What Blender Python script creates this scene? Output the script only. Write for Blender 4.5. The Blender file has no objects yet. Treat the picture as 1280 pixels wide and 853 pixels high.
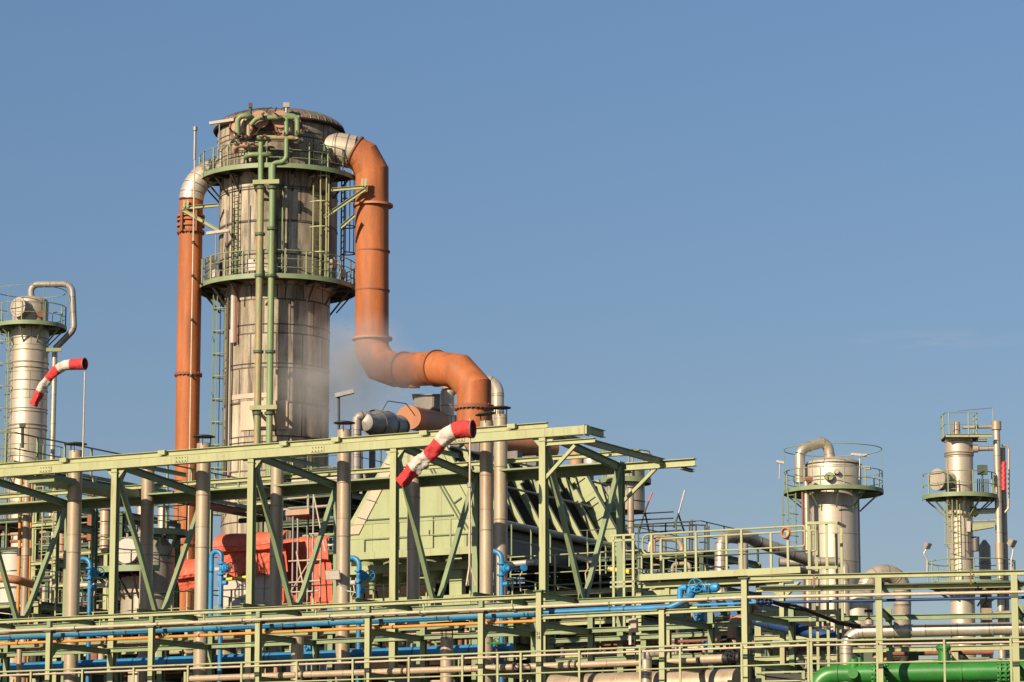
import bpy, math, random
from mathutils import Vector as V, Matrix, noise as mnoise
R = math.radians
sc = bpy.context.scene
col = sc.collection
Z = V((0, 0, 1)); X_ = V((1, 0, 0)); Y_ = V((0, 1, 0))

# ------------------------------------------------------------------ camera
F = 4000.0                      # focal length in photo pixels (1280 wide)
T = math.atan(682.0 / F)        # tilt upward
CT, ST = math.cos(T), math.sin(T)
CAMZ = 2.0
cam = bpy.data.cameras.new('camera')
cam.lens = F / 1280.0 * 36.0
cam.sensor_width = 36.0
cam.clip_end = 20000
co = bpy.data.objects.new('camera', cam); col.objects.link(co)
co.location = (0, 0, CAMZ); co.rotation_euler = (math.pi / 2 + T, 0, 0)
sc.camera = co

def ray(px, py):
    a = (px - 640) / F; b = (426.5 - py) / F
    return V((a, CT - b * ST, ST + b * CT))
def at(px, py, Y):
    d = ray(px, py); s = Y / d.y
    return V((d.x * s, Y, CAMZ + d.z * s))
def zat(py, Y): return at(640, py, Y).z
def ppm(Y, z): return F / (Y * CT + (z - CAMZ) * ST)     # pixels per metre
def xat(px, Y, z): return (px - 640) / ppm(Y, z)

class Plane:
    """vertical plane n.P = D, u runs right along it, n points away"""
    def __init__(s, D, th, off=0):
        s.th = th
        s.n = V((math.sin(th), math.cos(th), 0)); s.u = V((math.cos(th), -math.sin(th), 0)); s.D = D + off
    def off(s, o): return Plane(s.D + o, s.th)
    def P(s, px, py):
        d = ray(px, py); k = (s.D - s.n.z * CAMZ) / s.n.dot(d)
        return V((0, 0, CAMZ)) + d * k
    def z(s, px, py): return s.P(px, py).z
    def pt(s, px, z):
        k = (px - 640) / F; zz = z - CAMZ
        Y = (s.D - s.n.x * k * zz * ST) / (s.n.x * k * CT + s.n.y)
        return V((k * (Y * CT + zz * ST), Y, z))
TH = R(28)
RK = Plane(74.0, TH)                       # front plane of the left pipe rack
HINGE = RK.P(931, 740)
TH2 = R(12)
n2 = V((math.sin(TH2), math.cos(TH2), 0))
RR = Plane(n2.dot(HINGE), TH2)             # right pipe rack
N1, U1 = RK.n, RK.u
N2, U2 = RR.n, RR.u

# ------------------------------------------------------------------ materials
def nd(nt, t, **kw):
    n = nt.nodes.new(t)
    for k, v in kw.items(): setattr(n, k, v)
    return n
MATS = {}
def mat(name, base, rough=.5, metal=0.0, var=.12, dirt=None, damt=.5, scale=1.5, streak=True, seams=None, bump=.0, dpos=(.47, .75), fine=.12, spec=.5):
    m = bpy.data.materials.new(name); m.use_nodes = True; nt = m.node_tree; L = nt.links
    b = nt.nodes['Principled BSDF']
    b.inputs['Metallic'].default_value = metal
    b.inputs['Specular IOR Level'].default_value = spec
    geo = nd(nt, 'ShaderNodeNewGeometry')
    n1 = nd(nt, 'ShaderNodeTexNoise'); n1.inputs['Scale'].default_value = scale; n1.inputs['Detail'].default_value = 6; n1.inputs['Roughness'].default_value = .65
    mp = nd(nt, 'ShaderNodeMapping'); mp.inputs['Scale'].default_value = (1, 1, .22 if streak else 1)
    L.new(geo.outputs['Position'], mp.inputs['Vector']); L.new(mp.outputs[0], n1.inputs['Vector'])
    cr = nd(nt, 'ShaderNodeValToRGB')
    cr.color_ramp.elements[0].position = .3; cr.color_ramp.elements[1].position = .7
    c = V(base)
    cr.color_ramp.elements[0].color = (*(c * (1 - var)), 1)
    cr.color_ramp.elements[1].color = (*(c * (1 + var)), 1)
    L.new(n1.outputs['Fac'], cr.inputs['Fac'])
    colr = cr.outputs['Color']
    hgt = n1.outputs['Fac']
    if seams:
        w, h, mo, c2, dk = seams
        tc = nd(nt, 'ShaderNodeTexCoord')
        br = nd(nt, 'ShaderNodeTexBrick'); br.offset = .5
        br.inputs['Scale'].default_value = 1.0
        br.inputs['Brick Width'].default_value = w; br.inputs['Row Height'].default_value = h
        br.inputs['Mortar Size'].default_value = mo; br.inputs['Mortar Smooth'].default_value = .1
        br.inputs['Color1'].default_value = (1, 1, 1, 1); br.inputs['Color2'].default_value = (c2, c2 * .97, c2 * .92, 1)
        br.inputs['Mortar'].default_value = (dk, dk * .93, dk * .85, 1)
        L.new(tc.outputs['UV'], br.inputs['Vector'])
        mx = nd(nt, 'ShaderNodeMixRGB', blend_type='MULTIPLY'); mx.inputs[0].default_value = 1
        L.new(colr, mx.inputs[1]); L.new(br.outputs['Color'], mx.inputs[2]); colr = mx.outputs[0]
    if dirt:
        n2_ = nd(nt, 'ShaderNodeTexNoise'); n2_.inputs['Scale'].default_value = scale * 1.7; n2_.inputs['Detail'].default_value = 8; n2_.inputs['Roughness'].default_value = .72
        mp2 = nd(nt, 'ShaderNodeMapping'); mp2.inputs['Scale'].default_value = (1.3, 1.3, .16 if streak else 1.0); mp2.inputs['Location'].default_value = (13, 7, 3)
        L.new(geo.outputs['Position'], mp2.inputs['Vector']); L.new(mp2.outputs[0], n2_.inputs['Vector'])
        r2 = nd(nt, 'ShaderNodeValToRGB'); r2.color_ramp.elements[0].position = dpos[0]; r2.color_ramp.elements[1].position = dpos[1]
        r2.color_ramp.elements[0].color = (0, 0, 0, 1); r2.color_ramp.elements[1].color = (damt, damt, damt, 1)
        L.new(n2_.outputs['Fac'], r2.inputs['Fac'])
        mx = nd(nt, 'ShaderNodeMixRGB'); mx.inputs[2].default_value = (*dirt, 1)
        L.new(r2.outputs['Color'], mx.inputs[0]); L.new(colr, mx.inputs[1]); colr = mx.outputs[0]
    # fine speckle of grime
    n3 = nd(nt, 'ShaderNodeTexNoise'); n3.inputs['Scale'].default_value = 14; n3.inputs['Detail'].default_value = 4
    L.new(geo.outputs['Position'], n3.inputs['Vector'])
    r3 = nd(nt, 'ShaderNodeValToRGB'); r3.color_ramp.elements[0].position = .25; r3.color_ramp.elements[1].position = .55
    g = 1 - fine
    r3.color_ramp.elements[0].color = (g, g * .97, g * .93, 1); r3.color_ramp.elements[1].color = (1, 1, 1, 1)
    L.new(n3.outputs['Fac'], r3.inputs['Fac'])
    mx = nd(nt, 'ShaderNodeMixRGB', blend_type='MULTIPLY'); mx.inputs[0].default_value = 1
    L.new(colr, mx.inputs[1]); L.new(r3.outputs['Color'], mx.inputs[2]); colr = mx.outputs[0]
    L.new(colr, b.inputs['Base Color'])
    rm = nd(nt, 'ShaderNodeMapRange'); rm.inputs['To Min'].default_value = max(.05, rough - .12); rm.inputs['To Max'].default_value = min(1, rough + .14)
    L.new(n1.outputs['Fac'], rm.inputs['Value']); L.new(rm.outputs[0], b.inputs['Roughness'])
    if bump:
        bp = nd(nt, 'ShaderNodeBump'); bp.inputs['Strength'].default_value = bump; bp.inputs['Distance'].default_value = .05
        L.new(n3.outputs['Fac'], bp.inputs['Height']); L.new(bp.outputs[0], b.inputs['Normal'])
    MATS[name] = m
    return m
GREEN = mat('pale_green_paint', (.335, .355, .178), .5, var=.10, dirt=(.22, .13, .06), damt=.7, scale=2.4, dpos=(.55, .72), fine=0)
GREEN2 = mat('sage_green_paint_and_shade', (.20, .265, .135), .5, fine=0, var=.14, dirt=(.20, .16, .09), damt=.5, scale=1.6)  # second green; on the gantry rear beam and its tray it paints in shade
PIPEG = mat('green_pipe_mottled', (.19, .26, .11), .5, var=.25, dirt=(.42, .24, .13), damt=.85, scale=2.6, dpos=(.42, .55))
PIPEG2 = mat('green_pipe_plain', (.17, .26, .11), .5, var=.25, dirt=(.34, .20, .10), damt=.7, scale=1.3, dpos=(.5, .68))
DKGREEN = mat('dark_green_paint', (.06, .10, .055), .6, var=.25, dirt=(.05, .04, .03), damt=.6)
ORANGE = mat('orange_duct_paint', (.42, .135, .047), .6, fine=.1, spec=.25, var=.22, dirt=(.20, .085, .045), damt=.75, scale=.9, dpos=(.44, .70))
ORANGE2 = mat('dusty_orange_paint', (.47, .20, .095), .65, var=.12, dirt=(.30, .13, .07), damt=.6, scale=.8)
TOWER = mat('weathered_tower_cladding', (.51, .445, .34), .6, .05, spec=.3, var=.34, dirt=(.085, .065, .048), damt=.92, scale=.9, dpos=(.43, .64), fine=.15, seams=(1.25, 1.6, .04, .70, .22))
HEAD = mat('weathered_head_cladding', (.31, .25, .17), .55, .15, var=.3, dirt=(.07, .045, .03), damt=.9, scale=.9, dpos=(.40, .68), seams=(.9, 40, .03, .78, .32))
ALU = mat('aluminium_cladding', (.62, .55, .44), .44, .45, var=.1, dirt=(.33, .27, .19), damt=.45, scale=.8, seams=(2.6, 1.5, .022, .88, .42))
ALU2 = mat('dull_aluminium_cladding', (.50, .44, .345), .5, .3, var=.14, dirt=(.22, .18, .13), damt=.55, scale=.8, seams=(2.2, 1.25, .02, .85, .42))
ALUP = mat('aluminium_pipe_cladding', (.54, .48, .385), .4, .5, var=.12, dirt=(.28, .24, .18), damt=.5, scale=1.2, seams=(9, .8, .016, .9, .5))
STACK = mat('beige_stack_paint', (.42, .35, .255), .4, .2, var=.1, dirt=(.24, .14, .075), damt=.8, scale=1.0, fine=.05, seams=(9, 3.1, .012, .96, .6))
BEIGE = mat('beige_pipe_cladding', (.46, .355, .245), .45, .15, var=.1, dirt=(.33, .23, .15), damt=.5, scale=1.3, streak=False, seams=(9, 1.0, .014, .93, .5))
CONDUIT = mat('pale_conduit_metal', (.52, .42, .31), .45, .15, var=.12, dirt=(.33, .23, .15), damt=.5, streak=False)
BLUE = mat('blue_pipe_paint', (.022, .22, .47), .42, var=.18, dirt=(.05, .15, .26), damt=.7, dpos=(.42, .7), scale=1.5, streak=False, seams=(9, 2.4, .03, .97, .22))
BLUEV = mat('blue_valve_paint', (.03, .25, .52), .4, var=.15, dirt=(.02, .08, .2), damt=.5)
DKBLUE = mat('dark_blue_pipe_paint', (.012, .055, .16), .5, var=.2, dirt=(.02, .03, .05), damt=.5)
BLUEM = mat('navy_strap_paint', (.014, .085, .25), .5, var=.15)
YEL = mat('yellow_orange_pipe_paint', (.60, .235, .04), .45, var=.1, dirt=(.40, .15, .04), damt=.5, streak=False)
YELLOW = mat('yellow_paint', (.78, .55, .06), .5, var=.1)
VGREEN = mat('bright_green_pipe_paint', (.024, .20, .03), .36, var=.2, dirt=(.05, .13, .04), damt=.7, dpos=(.42, .7), streak=False)
TARP = mat('orange_red_tarpaulin', (.66, .125, .065), .6, var=.13, dirt=(.45, .06, .035), damt=.4, streak=False, bump=.3)
SOCKR = mat('red_windsock_fabric', (.52, .03, .03), .8, var=.3, dirt=(.42, .08, .07), damt=.6, scale=4, bump=.5, streak=False)
SOCKW = mat('white_windsock_fabric', (.56, .50, .44), .85, var=.15, dirt=(.32, .25, .20), damt=.7, scale=4, bump=.5, streak=False)
BLACK = mat('black_weathered_metal', (.022, .02, .02), .55, var=.2)
DARK = mat('dark_steel', (.055, .047, .04), .6, .2, var=.3, dirt=(.12, .06, .03), damt=.6)
DKBROWN = mat('dark_brown_louvre_and_shade', (.028, .019, .014), .9, spec=.1, var=.3, dirt=(.055, .04, .03), damt=.5)  # louvre brown, also painted in for shade in the hood cavity and frames
RUST = mat('rusty_steel', (.25, .09, .05), .7, var=.2, dirt=(.12, .06, .04), damt=.7)
GREY = mat('grey_galvanised_steel', (.30, .29, .27), .5, .4, var=.15, dirt=(.14, .12, .10), damt=.5)
GREYLAG = mat('grey_lagging', (.33, .31, .28), .5, .2, var=.2, dirt=(.12, .10, .08), damt=.6, seams=(3, .9, .02, .88, .4))
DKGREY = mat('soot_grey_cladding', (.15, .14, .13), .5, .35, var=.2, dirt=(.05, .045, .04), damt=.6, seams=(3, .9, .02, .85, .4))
WHITE = mat('off_white_panel', (.50, .45, .38), .6, var=.08, dirt=(.40, .33, .26), damt=.4)
CREAM = mat('cream_panel_paint', (.50, .40, .29), .5, var=.08, dirt=(.42, .32, .22), damt=.4, seams=(50, 1.6, .03, .97, .4))
HOOD = mat('hood_green_paint', (.325, .37, .185), .5, var=.07, dirt=(.20, .19, .10), damt=.5, scale=.7, fine=.05, seams=(1.9, 1.15, .014, .96, .72))
SALMON = mat('salmon_primer', (.42, .235, .15), .6, var=.15, dirt=(.30, .2, .12), damt=.5)
RED = mat('red_plastic', (.6, .02, .02), .5, var=.1)
CONC = mat('stained_concrete', (.30, .27, .23), .85, var=.15, dirt=(.15, .13, .11), damt=.5)
GRAVEL = mat('site_gravel', (.055, .053, .048), .9, var=.2, scale=.3, streak=False)  # base darkened to stand for a shaded ground and cut the bounce light
WALLG = mat('dark_green_fill', (.045, .06, .04), .65, var=.25, dirt=(.03, .028, .025), damt=.5, seams=(60, .45, .02, .8, .4))  # dark fill colour standing in for shade inside and behind the frames

# ------------------------------------------------------------------ mesh builder
def perp(d):
    d = d.normalized()
    a = d.cross(Z)
    if a.length < 1e-4: a = d.cross(Y_)
    a.normalize()
    return a, d.cross(a).normalized()
def fillet(pts, r, k=5):
    pts = [V(p) for p in pts]; out = [pts[0]]
    for i in range(1, len(pts) - 1):
        rr = r[i] if isinstance(r, (list, tuple)) else r
        p0, p, p1 = pts[i - 1], pts[i], pts[i + 1]
        d0 = (p0 - p).normalized(); d1 = (p1 - p).normalized()
        ang = d0.angle(d1)
        if ang > math.pi - .05 or rr <= 0: out.append(p); continue
        t = min(rr / math.tan(ang / 2), (p0 - p).length * .48, (p1 - p).length * .48)
        a, b = p + d0 * t, p + d1 * t
        rad = t * math.tan(ang / 2)
        bis = (d0 + d1).normalized(); c = p + bis * (rad / math.sin(ang / 2))
        va, vb = a - c, b - c
        tot = va.angle(vb); ax = va.cross(vb).normalized()
        for j in range(k + 1):
            out.append(c + Matrix.Rotation(tot * j / k, 3, ax) @ va)
    out.append(pts[-1])
    return out
BASE = {}
class MB:
    def __init__(s): s.v = []; s.f = []; s.uv = []; s.cuts = []
    def cut(s): s.cuts.append((len(s.v), len(s.f))); return s
    def quad(s, ids, uv=None): s.f.append(ids); s.uv.append(uv)
    def hexa(s, c):
        b = len(s.v); s.v += [V(p) for p in c]
        for q in ((0, 3, 2, 1), (4, 5, 6, 7), (0, 1, 5, 4), (1, 2, 6, 5), (2, 3, 7, 6), (3, 0, 4, 7)):
            pts = [s.v[b + i] for i in q]
            a = (pts[1] - pts[0]).length; h = (pts[3] - pts[0]).length
            s.quad([b + i for i in q], [(0, 0), (a, 0), (a, h), (0, h)])
        return s
    def beam(s, p, q, w, h, up=Z, ext=0):
        p = V(p); q = V(q); d = (q - p)
        if d.length < 1e-6: return s
        d.normalize(); p = p - d * ext; q = q + d * ext
        up = V(up); a = d.cross(up)
        if a.length < 1e-4: a = d.cross(Y_)
        a.normalize(); b = a.cross(d).normalized()
        a = a * (w / 2); b = b * (h / 2)
        return s.hexa([p - a - b, p + a - b, p + a + b, p - a + b, q - a - b, q + a - b, q + a + b, q - a + b])
    def box(s, c, u, n, du, dn, dz):
        c = V(c); return s.beam(c - V((0, 0, dz / 2)), c + V((0, 0, dz / 2)), du, dn, n)
    def ibeam(s, p, q, w, h, up=Z, t=None):
        p = V(p); q = V(q); up = V(up); d = (q - p).normalized()
        a = d.cross(up)
        if a.length < 1e-4: a = d.cross(Y_)
        a.normalize(); b = a.cross(d).normalized()
        t = t or max(.014, h * .08)
        o = b * (h / 2 - t / 2)
        s.beam(p + o, q + o, w, t, up); s.beam(p - o, q - o, w, t, up)
        s.beam(p + d * .003, q - d * .003, max(.012, w * .07), h - 2 * t + .004, up)
        return s
    def tube(s, path, r, n=12, cap=True, v0=0.0):
        P = [V(p) for p in path]; Q = [P[0]]
        for p in P[1:]:
            if (p - Q[-1]).length > 1e-5: Q.append(p)
        P = Q
        if len(P) < 2: return s
        rr = r if isinstance(r, (list, tuple)) else [r] * len(P)
        D = [(P[i + 1] - P[i]).normalized() for i in range(len(P) - 1)]
        a, b = perp(D[0]); base = len(s.v); vl = v0; vs = []
        for i in range(len(P)):
            d = D[min(i, len(D) - 1)]; dp = D[max(i - 1, 0)]
            if i > 0: vl += (P[i] - P[i - 1]).length
            vs.append(vl); m = (dp + d)
            if m.length < 1e-4: m = d
            for j in range(n):
                t = 2 * math.pi * j / n
                w = (a * math.cos(t) + b * math.sin(t)) * rr[i]
                o = -(w.dot(m)) / dp.dot(m) if abs(dp.dot(m)) > 1e-4 else 0
                s.v.append(P[i] + w + dp * o)
            if 0 < i < len(P) - 1:
                ax = dp.cross(d)
                if ax.length > 1e-6:
                    rot = Matrix.Rotation(dp.angle(d), 3, ax.normalized()); a = rot @ a; b = rot @ b
        for i in range(len(P) - 1):
            r0 = rr[0]
            for j in range(n):
                k = (j + 1) % n
                u0 = 2 * math.pi * r0 * j / n; u1 = 2 * math.pi * r0 * (j + 1) / n
                s.quad([base + i * n + j, base + i * n + k, base + (i + 1) * n + k, base + (i + 1) * n + j], [(u0, vs[i]), (u1, vs[i]), (u1, vs[i + 1]), (u0, vs[i + 1])])
        if cap:
            s.quad([base + j for j in range(n)][::-1]); e = base + (len(P) - 1) * n; s.quad([e + j for j in range(n)])
        return s
    def lathe(s, c, prof, n=32, axis=Z, a0=0.0, a1=None):
        c = V(c); ax = V(axis).normalized()
        if abs(ax.z) > .999: a, b = X_.copy(), Y_.copy()
        else: a, b = perp(ax)
        full = a1 is None
        if full: a1 = a0 + 2 * math.pi
        base = len(s.v); m = n if full else n + 1; rm = max(r for r, z in prof); vl = [0]
        for i in range(1, len(prof)):
            vl.append(vl[-1] + math.hypot(prof[i][0] - prof[i - 1][0], prof[i][1] - prof[i - 1][1]))
        for r, z in prof:
            for j in range(m):
                t = a0 + (a1 - a0) * j / n
                s.v.append(c + ax * z + (a * math.cos(t) + b * math.sin(t)) * r)
        for i in range(len(prof) - 1):
            for j in range(n):
                k = (j + 1) % m if full else j + 1
                u0 = rm * (a1 - a0) * j / n; u1 = rm * (a1 - a0) * (j + 1) / n
                s.quad([base + i * m + j, base + i * m + k, base + (i + 1) * m + k, base + (i + 1) * m + j], [(u0, vl[i]), (u1, vl[i]), (u1, vl[i + 1]), (u0, vl[i + 1])])
        if not full:
            s.quad([base + i * m for i in range(len(prof))]); s.quad([base + i * m + n for i in range(len(prof))][::-1])
        return s
    def torus(s, c, r, t, axis=Z, n=24, k=6, a0=0.0, a1=None):
        pr = [(r + t * math.cos(2 * math.pi * i / k), t * math.sin(2 * math.pi * i / k)) for i in range(k + 1)]
        return s.lathe(c, pr, n, axis, a0, a1)
    def poly(s, pts, d):
        """prism: polygon pts extruded by vector d"""
        pts = [V(p) for p in pts]; d = V(d); b = len(s.v); n = len(pts)
        s.v += pts + [p + d for p in pts]
        o = pts[0]; e1 = (pts[1] - o).normalized(); nn = e1.cross(pts[2] - o).normalized(); e2 = nn.cross(e1)
        uv = [((p - o).dot(e1), (p - o).dot(e2)) for p in pts]
        s.quad(list(range(b, b + n)), uv); s.quad([b + n + i for i in range(n)][::-1], uv[::-1])
        for i in range(n):
            j = (i + 1) % n
            s.quad([b + j, b + i, b + n + i, b + n + j])
        return s
    def build(s, name, m, parent=None, base=None, sharp=38):
        if s.cuts:                            # several pieces of one kind: one object each
            if s.cuts[-1][1] < len(s.f): s.cut()
            pv = pf = 0; res = []
            for cv, cf in s.cuts:
                if cf == pf: continue
                k = MB(); k.v = s.v[pv:cv]; k.f = [[i - pv for i in f] for f in s.f[pf:cf]]; k.uv = s.uv[pf:cf]
                res.append(k.build(name, m, parent, base, sharp)); pv, pf = cv, cf
            return res[0]
        if parent is not None: o0 = BASE[parent.name]
        elif base is not None: o0 = V(base)
        else:
            xs = [p.x for p in s.v]; ys = [p.y for p in s.v]; zs = [p.z for p in s.v]
            o0 = V(((min(xs) + max(xs)) / 2, (min(ys) + max(ys)) / 2, min(zs)))
        me = bpy.data.meshes.new(name)
        me.from_pydata([tuple(p - o0) for p in s.v], [], s.f)
        uvl = me.uv_layers.new(name='UVMap'); i = 0; data = uvl.data
        for f, uv in zip(s.f, s.uv):
            for j in range(len(f)):
                data[i].uv = uv[j] if uv else (.31, .37); i += 1
        import bmesh
        bm = bmesh.new(); bm.from_mesh(me); bmesh.ops.recalc_face_normals(bm, faces=bm.faces); bm.to_mesh(me); bm.free()
        for p in me.polygons: p.use_smooth = True
        me.set_sharp_from_angle(angle=R(sharp))
        me.materials.append(m)
        o = bpy.data.objects.new(name, me); col.objects.link(o)
        if parent is not None: o.parent = parent
        else: o.location = o0
        BASE[o.name] = o0
        return o
def tag(o, label=None, cat=None, group=None, kind=None):
    if label: o['label'] = label
    if cat: o['category'] = cat
    if group: o['group'] = group
    if kind: o['kind'] = kind
    return o
def thing(name, base, label, cat, group=None):
    o = bpy.data.objects.new(name, None); col.objects.link(o)
    o.empty_display_size = .5; o.location = base; BASE[o.name] = V(base)
    return tag(o, label, cat, group)
def one(mb, name, m, label, cat, group=None): return tag(mb.build(name, m), label, cat, group)
G0 = lambda p: V((p.x, p.y, 0))

# ------------------------------------------------------------------ component helpers
def ladder(mb, p, z1, nrm, w=.5, step=.3, r=.022):
    """p bottom centre; nrm = direction away from wall"""
    s = V((-nrm.y, nrm.x, 0)).normalized() * (w / 2)
    q = V((p.x, p.y, z1))
    mb.tube([p + s, q + s], r, 6); mb.tube([p - s, q - s], r, 6)
    z = p.z + .15
    while z < z1: c = V((p.x, p.y, z)); mb.tube([c - s, c + s], r * .7, 5); z += step
def cage(mb, p, z1, nrm, rad=.38, step=.9, r=.018, strips=5):
    s = V((-nrm.y, nrm.x, 0)).normalized(); n = V(nrm).normalized()
    def hp(t, z): return V((p.x, p.y, z)) + s * (rad * math.cos(t)) + n * (rad * .95 * (1 + math.sin(t)) if False else rad * 1.6 * math.sin(t))
    z = p.z
    while z <= z1 + .01:
        mb.tube([hp(math.pi * i / 10, z) for i in range(11)], r, 5); z += step
    for k in range(strips):
        t = math.pi * (k + .5) / strips
        mb.tube([hp(t, p.z), hp(t, z1)], r * .8, 5)
def rail(mb, pts, h=1.1, post=1.4, r=.024, toe=True, mid=1, closed=False, pr=None):
    """guard rail along polyline of floor points"""
    pts = [V(p) for p in pts]
    if closed: pts = pts + [pts[0]]
    up = V((0, 0, h))
    mb.tube([p + up for p in pts], r, 7)
    for k in range(mid): mb.tube([p + up * ((k + 1) / (mid + 1)) for p in pts], r * .8, 6)
    if toe:
        for a, b in zip(pts, pts[1:]): mb.beam(a + V((0, 0, .07)), b + V((0, 0, .07)), .012, .14)
    acc = 0; mb.beam(pts[0], pts[0] + up, r * 2.2, r * 2.2)
    for a, b in zip(pts, pts[1:]):
        l = (b - a).length; t = post - acc
        while t <= l:
            c = a.lerp(b, t / l); mb.beam(c, c + up, r * 2.2, r * 2.2, N1); t += post
        acc = l - (t - post)
    mb.beam(pts[-1], pts[-1] + up, r * 2.2, r * 2.2)
def arcpts(c, r, z, a0, a1, k=24):
    return [V((c.x + r * math.cos(a0 + (a1 - a0) * i / k), c.y + r * math.sin(a0 + (a1 - a0) * i / k), z)) for i in range(k + 1)]
def ring_platform(par, c, r0, r1, z, a0, a1, h=1.1, k=30, deckm=None, hoop=None, m=None, nb=9, post=1.3, bm=None, mid=1):
    """platform part with sub-parts rail and bracket set"""
    m = m or GREEN2
    full = abs(a1 - a0) > 2 * math.pi - .01
    d = MB()
    pr = [(r0, z), (r1, z), (r1, z - .05), (r0, z - .05), (r0, z)]
    d.lathe(V((c.x, c.y, 0)), pr, k, Z, a0, None if full else a1)
    dk = d.build('platform', deckm or DARK, par)
    e = MB(); e.lathe(V((c.x, c.y, 0)), [(r1 + .003, z + .1), (r1 + .025, z + .1), (r1 + .025, z - .12), (r1 + .003, z - .12), (r1 + .003, z + .1)], k, Z, a0, None if full else a1)
    e.build('edge_plate', m, dk)
    g = MB(); rail(g, arcpts(c, r1 - .03, z, a0, a1, k), h, post, toe=False, mid=mid); g.build('guard_rail', m, dk)
    b = MB()
    for i in range(nb):
        t = a0 + (a1 - a0) * (i + .5) / nb; dv = V((math.cos(t), math.sin(t), 0)); cc = V((c.x, c.y, z))
        b.beam(cc + dv * (r0 - .1) - Z * .13, cc + dv * (r1 - .15) - Z * .13, .08, .14)
        b.beam(cc + dv * r0 - Z * 1.0, cc + dv * (r1 - .25) - Z * .2, .07, .07); b.cut()
    b.build('bracket', bm or m, dk)
    if hoop:
        hh = MB(); hh.torus(V((c.x, c.y, z + hoop)), r1 - .03, .025, Z, 36, 5)
        for i in range(6):
            t = a0 + (a1 - a0) * i / 6; q = V((c.x + (r1 - .03) * math.cos(t), c.y + (r1 - .03) * math.sin(t), z)); hh.tube([q, q + Z * hoop], .02, 5)
        hh.build('safety_hoop', m, dk)
    return dk
def flange(mb, c, d, r, t=.06, bolts=0, n=24):
    d = V(d).normalized(); mb.lathe(c, [(0, -t / 2), (r, -t / 2), (r, t / 2), (0, t / 2)], n, d)
    if bolts:
        a, b = perp(d)
        for i in range(bolts):
            q = V(c) + (a * math.cos(2 * math.pi * i / bolts) + b * math.sin(2 * math.pi * i / bolts)) * (r - .04)
            mb.beam(q - d * (t * .5 + .05), q + d * (t * .5 + .05), .045, .045, a)
def handwheel(mb, c, d, r, t=.018, spokes=5):
    d = V(d).normalized(); mb.torus(c, r, t, d, 20, 6); a, b = perp(d)
    for i in range(spokes):
        q = (a * math.cos(2 * math.pi * i / spokes) + b * math.sin(2 * math.pi * i / spokes)) * r
        mb.tube([V(c), V(c) + q], t * .7, 5)
    mb.lathe(c, [(0, -.03), (t * 2, -.03), (t * 2, .03), (0, .03)], 10, d)
def flood(par, p, d, m=GREY, w=.42):
    """lamp head on par at p shining along d"""
    d = V(d).normalized(); a, b = perp(d)
    hb = MB(); hb.hexa([p - a * w * .5 - b * w * .32, p + a * w * .5 - b * w * .32, p + a * w * .5 + b * w * .32, p - a * w * .5 + b * w * .32,
                        p - a * w * .3 - b * w * .2 - d * w * .45, p + a * w * .3 - b * w * .2 - d * w * .45, p + a * w * .3 + b * w * .2 - d * w * .45, p - a * w * .3 + b * w * .2 - d * w * .45])
    h = hb.build('lamp_head', m, par)
    gl = MB(); gl.beam(p + d * .004, p + d * .02, w * .9, w * .56, b); gl.build('lens', WHITE, h)
    return h

# ------------------------------------------------------------------ light, sky, ground
SUN_AZ = R(36.5); SUN_EL = R(25.5)             # sun stands behind the camera, to the left
w = bpy.data.worlds.new('World'); sc.world = w; w.use_nodes = True
nt = w.node_tree; bg = nt.nodes['Background']
sky = nt.nodes.new('ShaderNodeTexSky'); sky.sky_type = 'NISHITA'; sky.sun_disc = False
sky.sun_elevation = SUN_EL; sky.sun_rotation = math.pi + SUN_AZ
sky.air_density = 1.0; sky.dust_density = .25; sky.ozone_density = 4.0
nt.links.new(sky.outputs[0], bg.inputs['Color']); bg.inputs['Strength'].default_value = .060
sl = bpy.data.lights.new('sun', 'SUN'); sl.energy = 5.0; sl.angle = R(.5); sl.color = (1.0, .83, .62)
so = bpy.data.objects.new('sun', sl); col.objects.link(so)
sd = V((-math.sin(SUN_AZ) * math.cos(SUN_EL), -math.cos(SUN_AZ) * math.cos(SUN_EL), math.sin(SUN_EL)))
so.rotation_euler = sd.to_track_quat('Z', 'Y').to_euler(); so.location = (-60, -60, 60)
sc.view_settings.view_transform = 'Standard'; sc.view_settings.look = 'None'
sc.view_settings.exposure = .5; sc.view_settings.gamma = 1
sc.cycles.max_bounces = 5; sc.cycles.diffuse_bounces = 3; sc.cycles.glossy_bounces = 3
sc.cycles.transparent_max_bounces = 8; sc.cycles.volume_bounces = 0

g = MB(); g.v = [V((-6000, -500, 0)), V((6000, -500, 0)), V((6000, 9000, 0)), V((-6000, 9000, 0))]; g.quad([0, 1, 2, 3])
tag(g.build('ground', GRAVEL, None, (0, 0, 0)), kind='structure')

# ------------------------------------------------------------------ big tower
TY = 148.0
def z1(a, b): return 210 + a / 4.267, 110 + b / 4.267
TC = V((xat(347, TY, zat(345, TY)), TY, 0))
RU, RL, RH = 74 / 26.6, 66 / 26.6, 80 / 26.2
zt = zat(206, TY - 3.8); zm = zat(344, TY - 3.75); zlip = zat(165, TY)
tower = thing('distillation_tower', TC, 'huge weathered metal column with two ring platforms between the two orange ducts', 'tower')
m_ = MB(); m_.lathe(TC, [(RL, 0), (RL, zm - .2)], 64); m_.build('lower_shell', TOWER, tower)
m_ = MB(); m_.lathe(TC, [(RL, zm - .2), (RU, zm - .05), (RU, zt + .05)], 64); m_.build('upper_shell', TOWER, tower)
m_ = MB(); m_.lathe(TC, [(RU, zt + .05), (RH - .14, zt + .25), (RH - .14, zlip - .1)], 64); m_.build('head_shell', TOWER, tower)
db = .85
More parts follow.
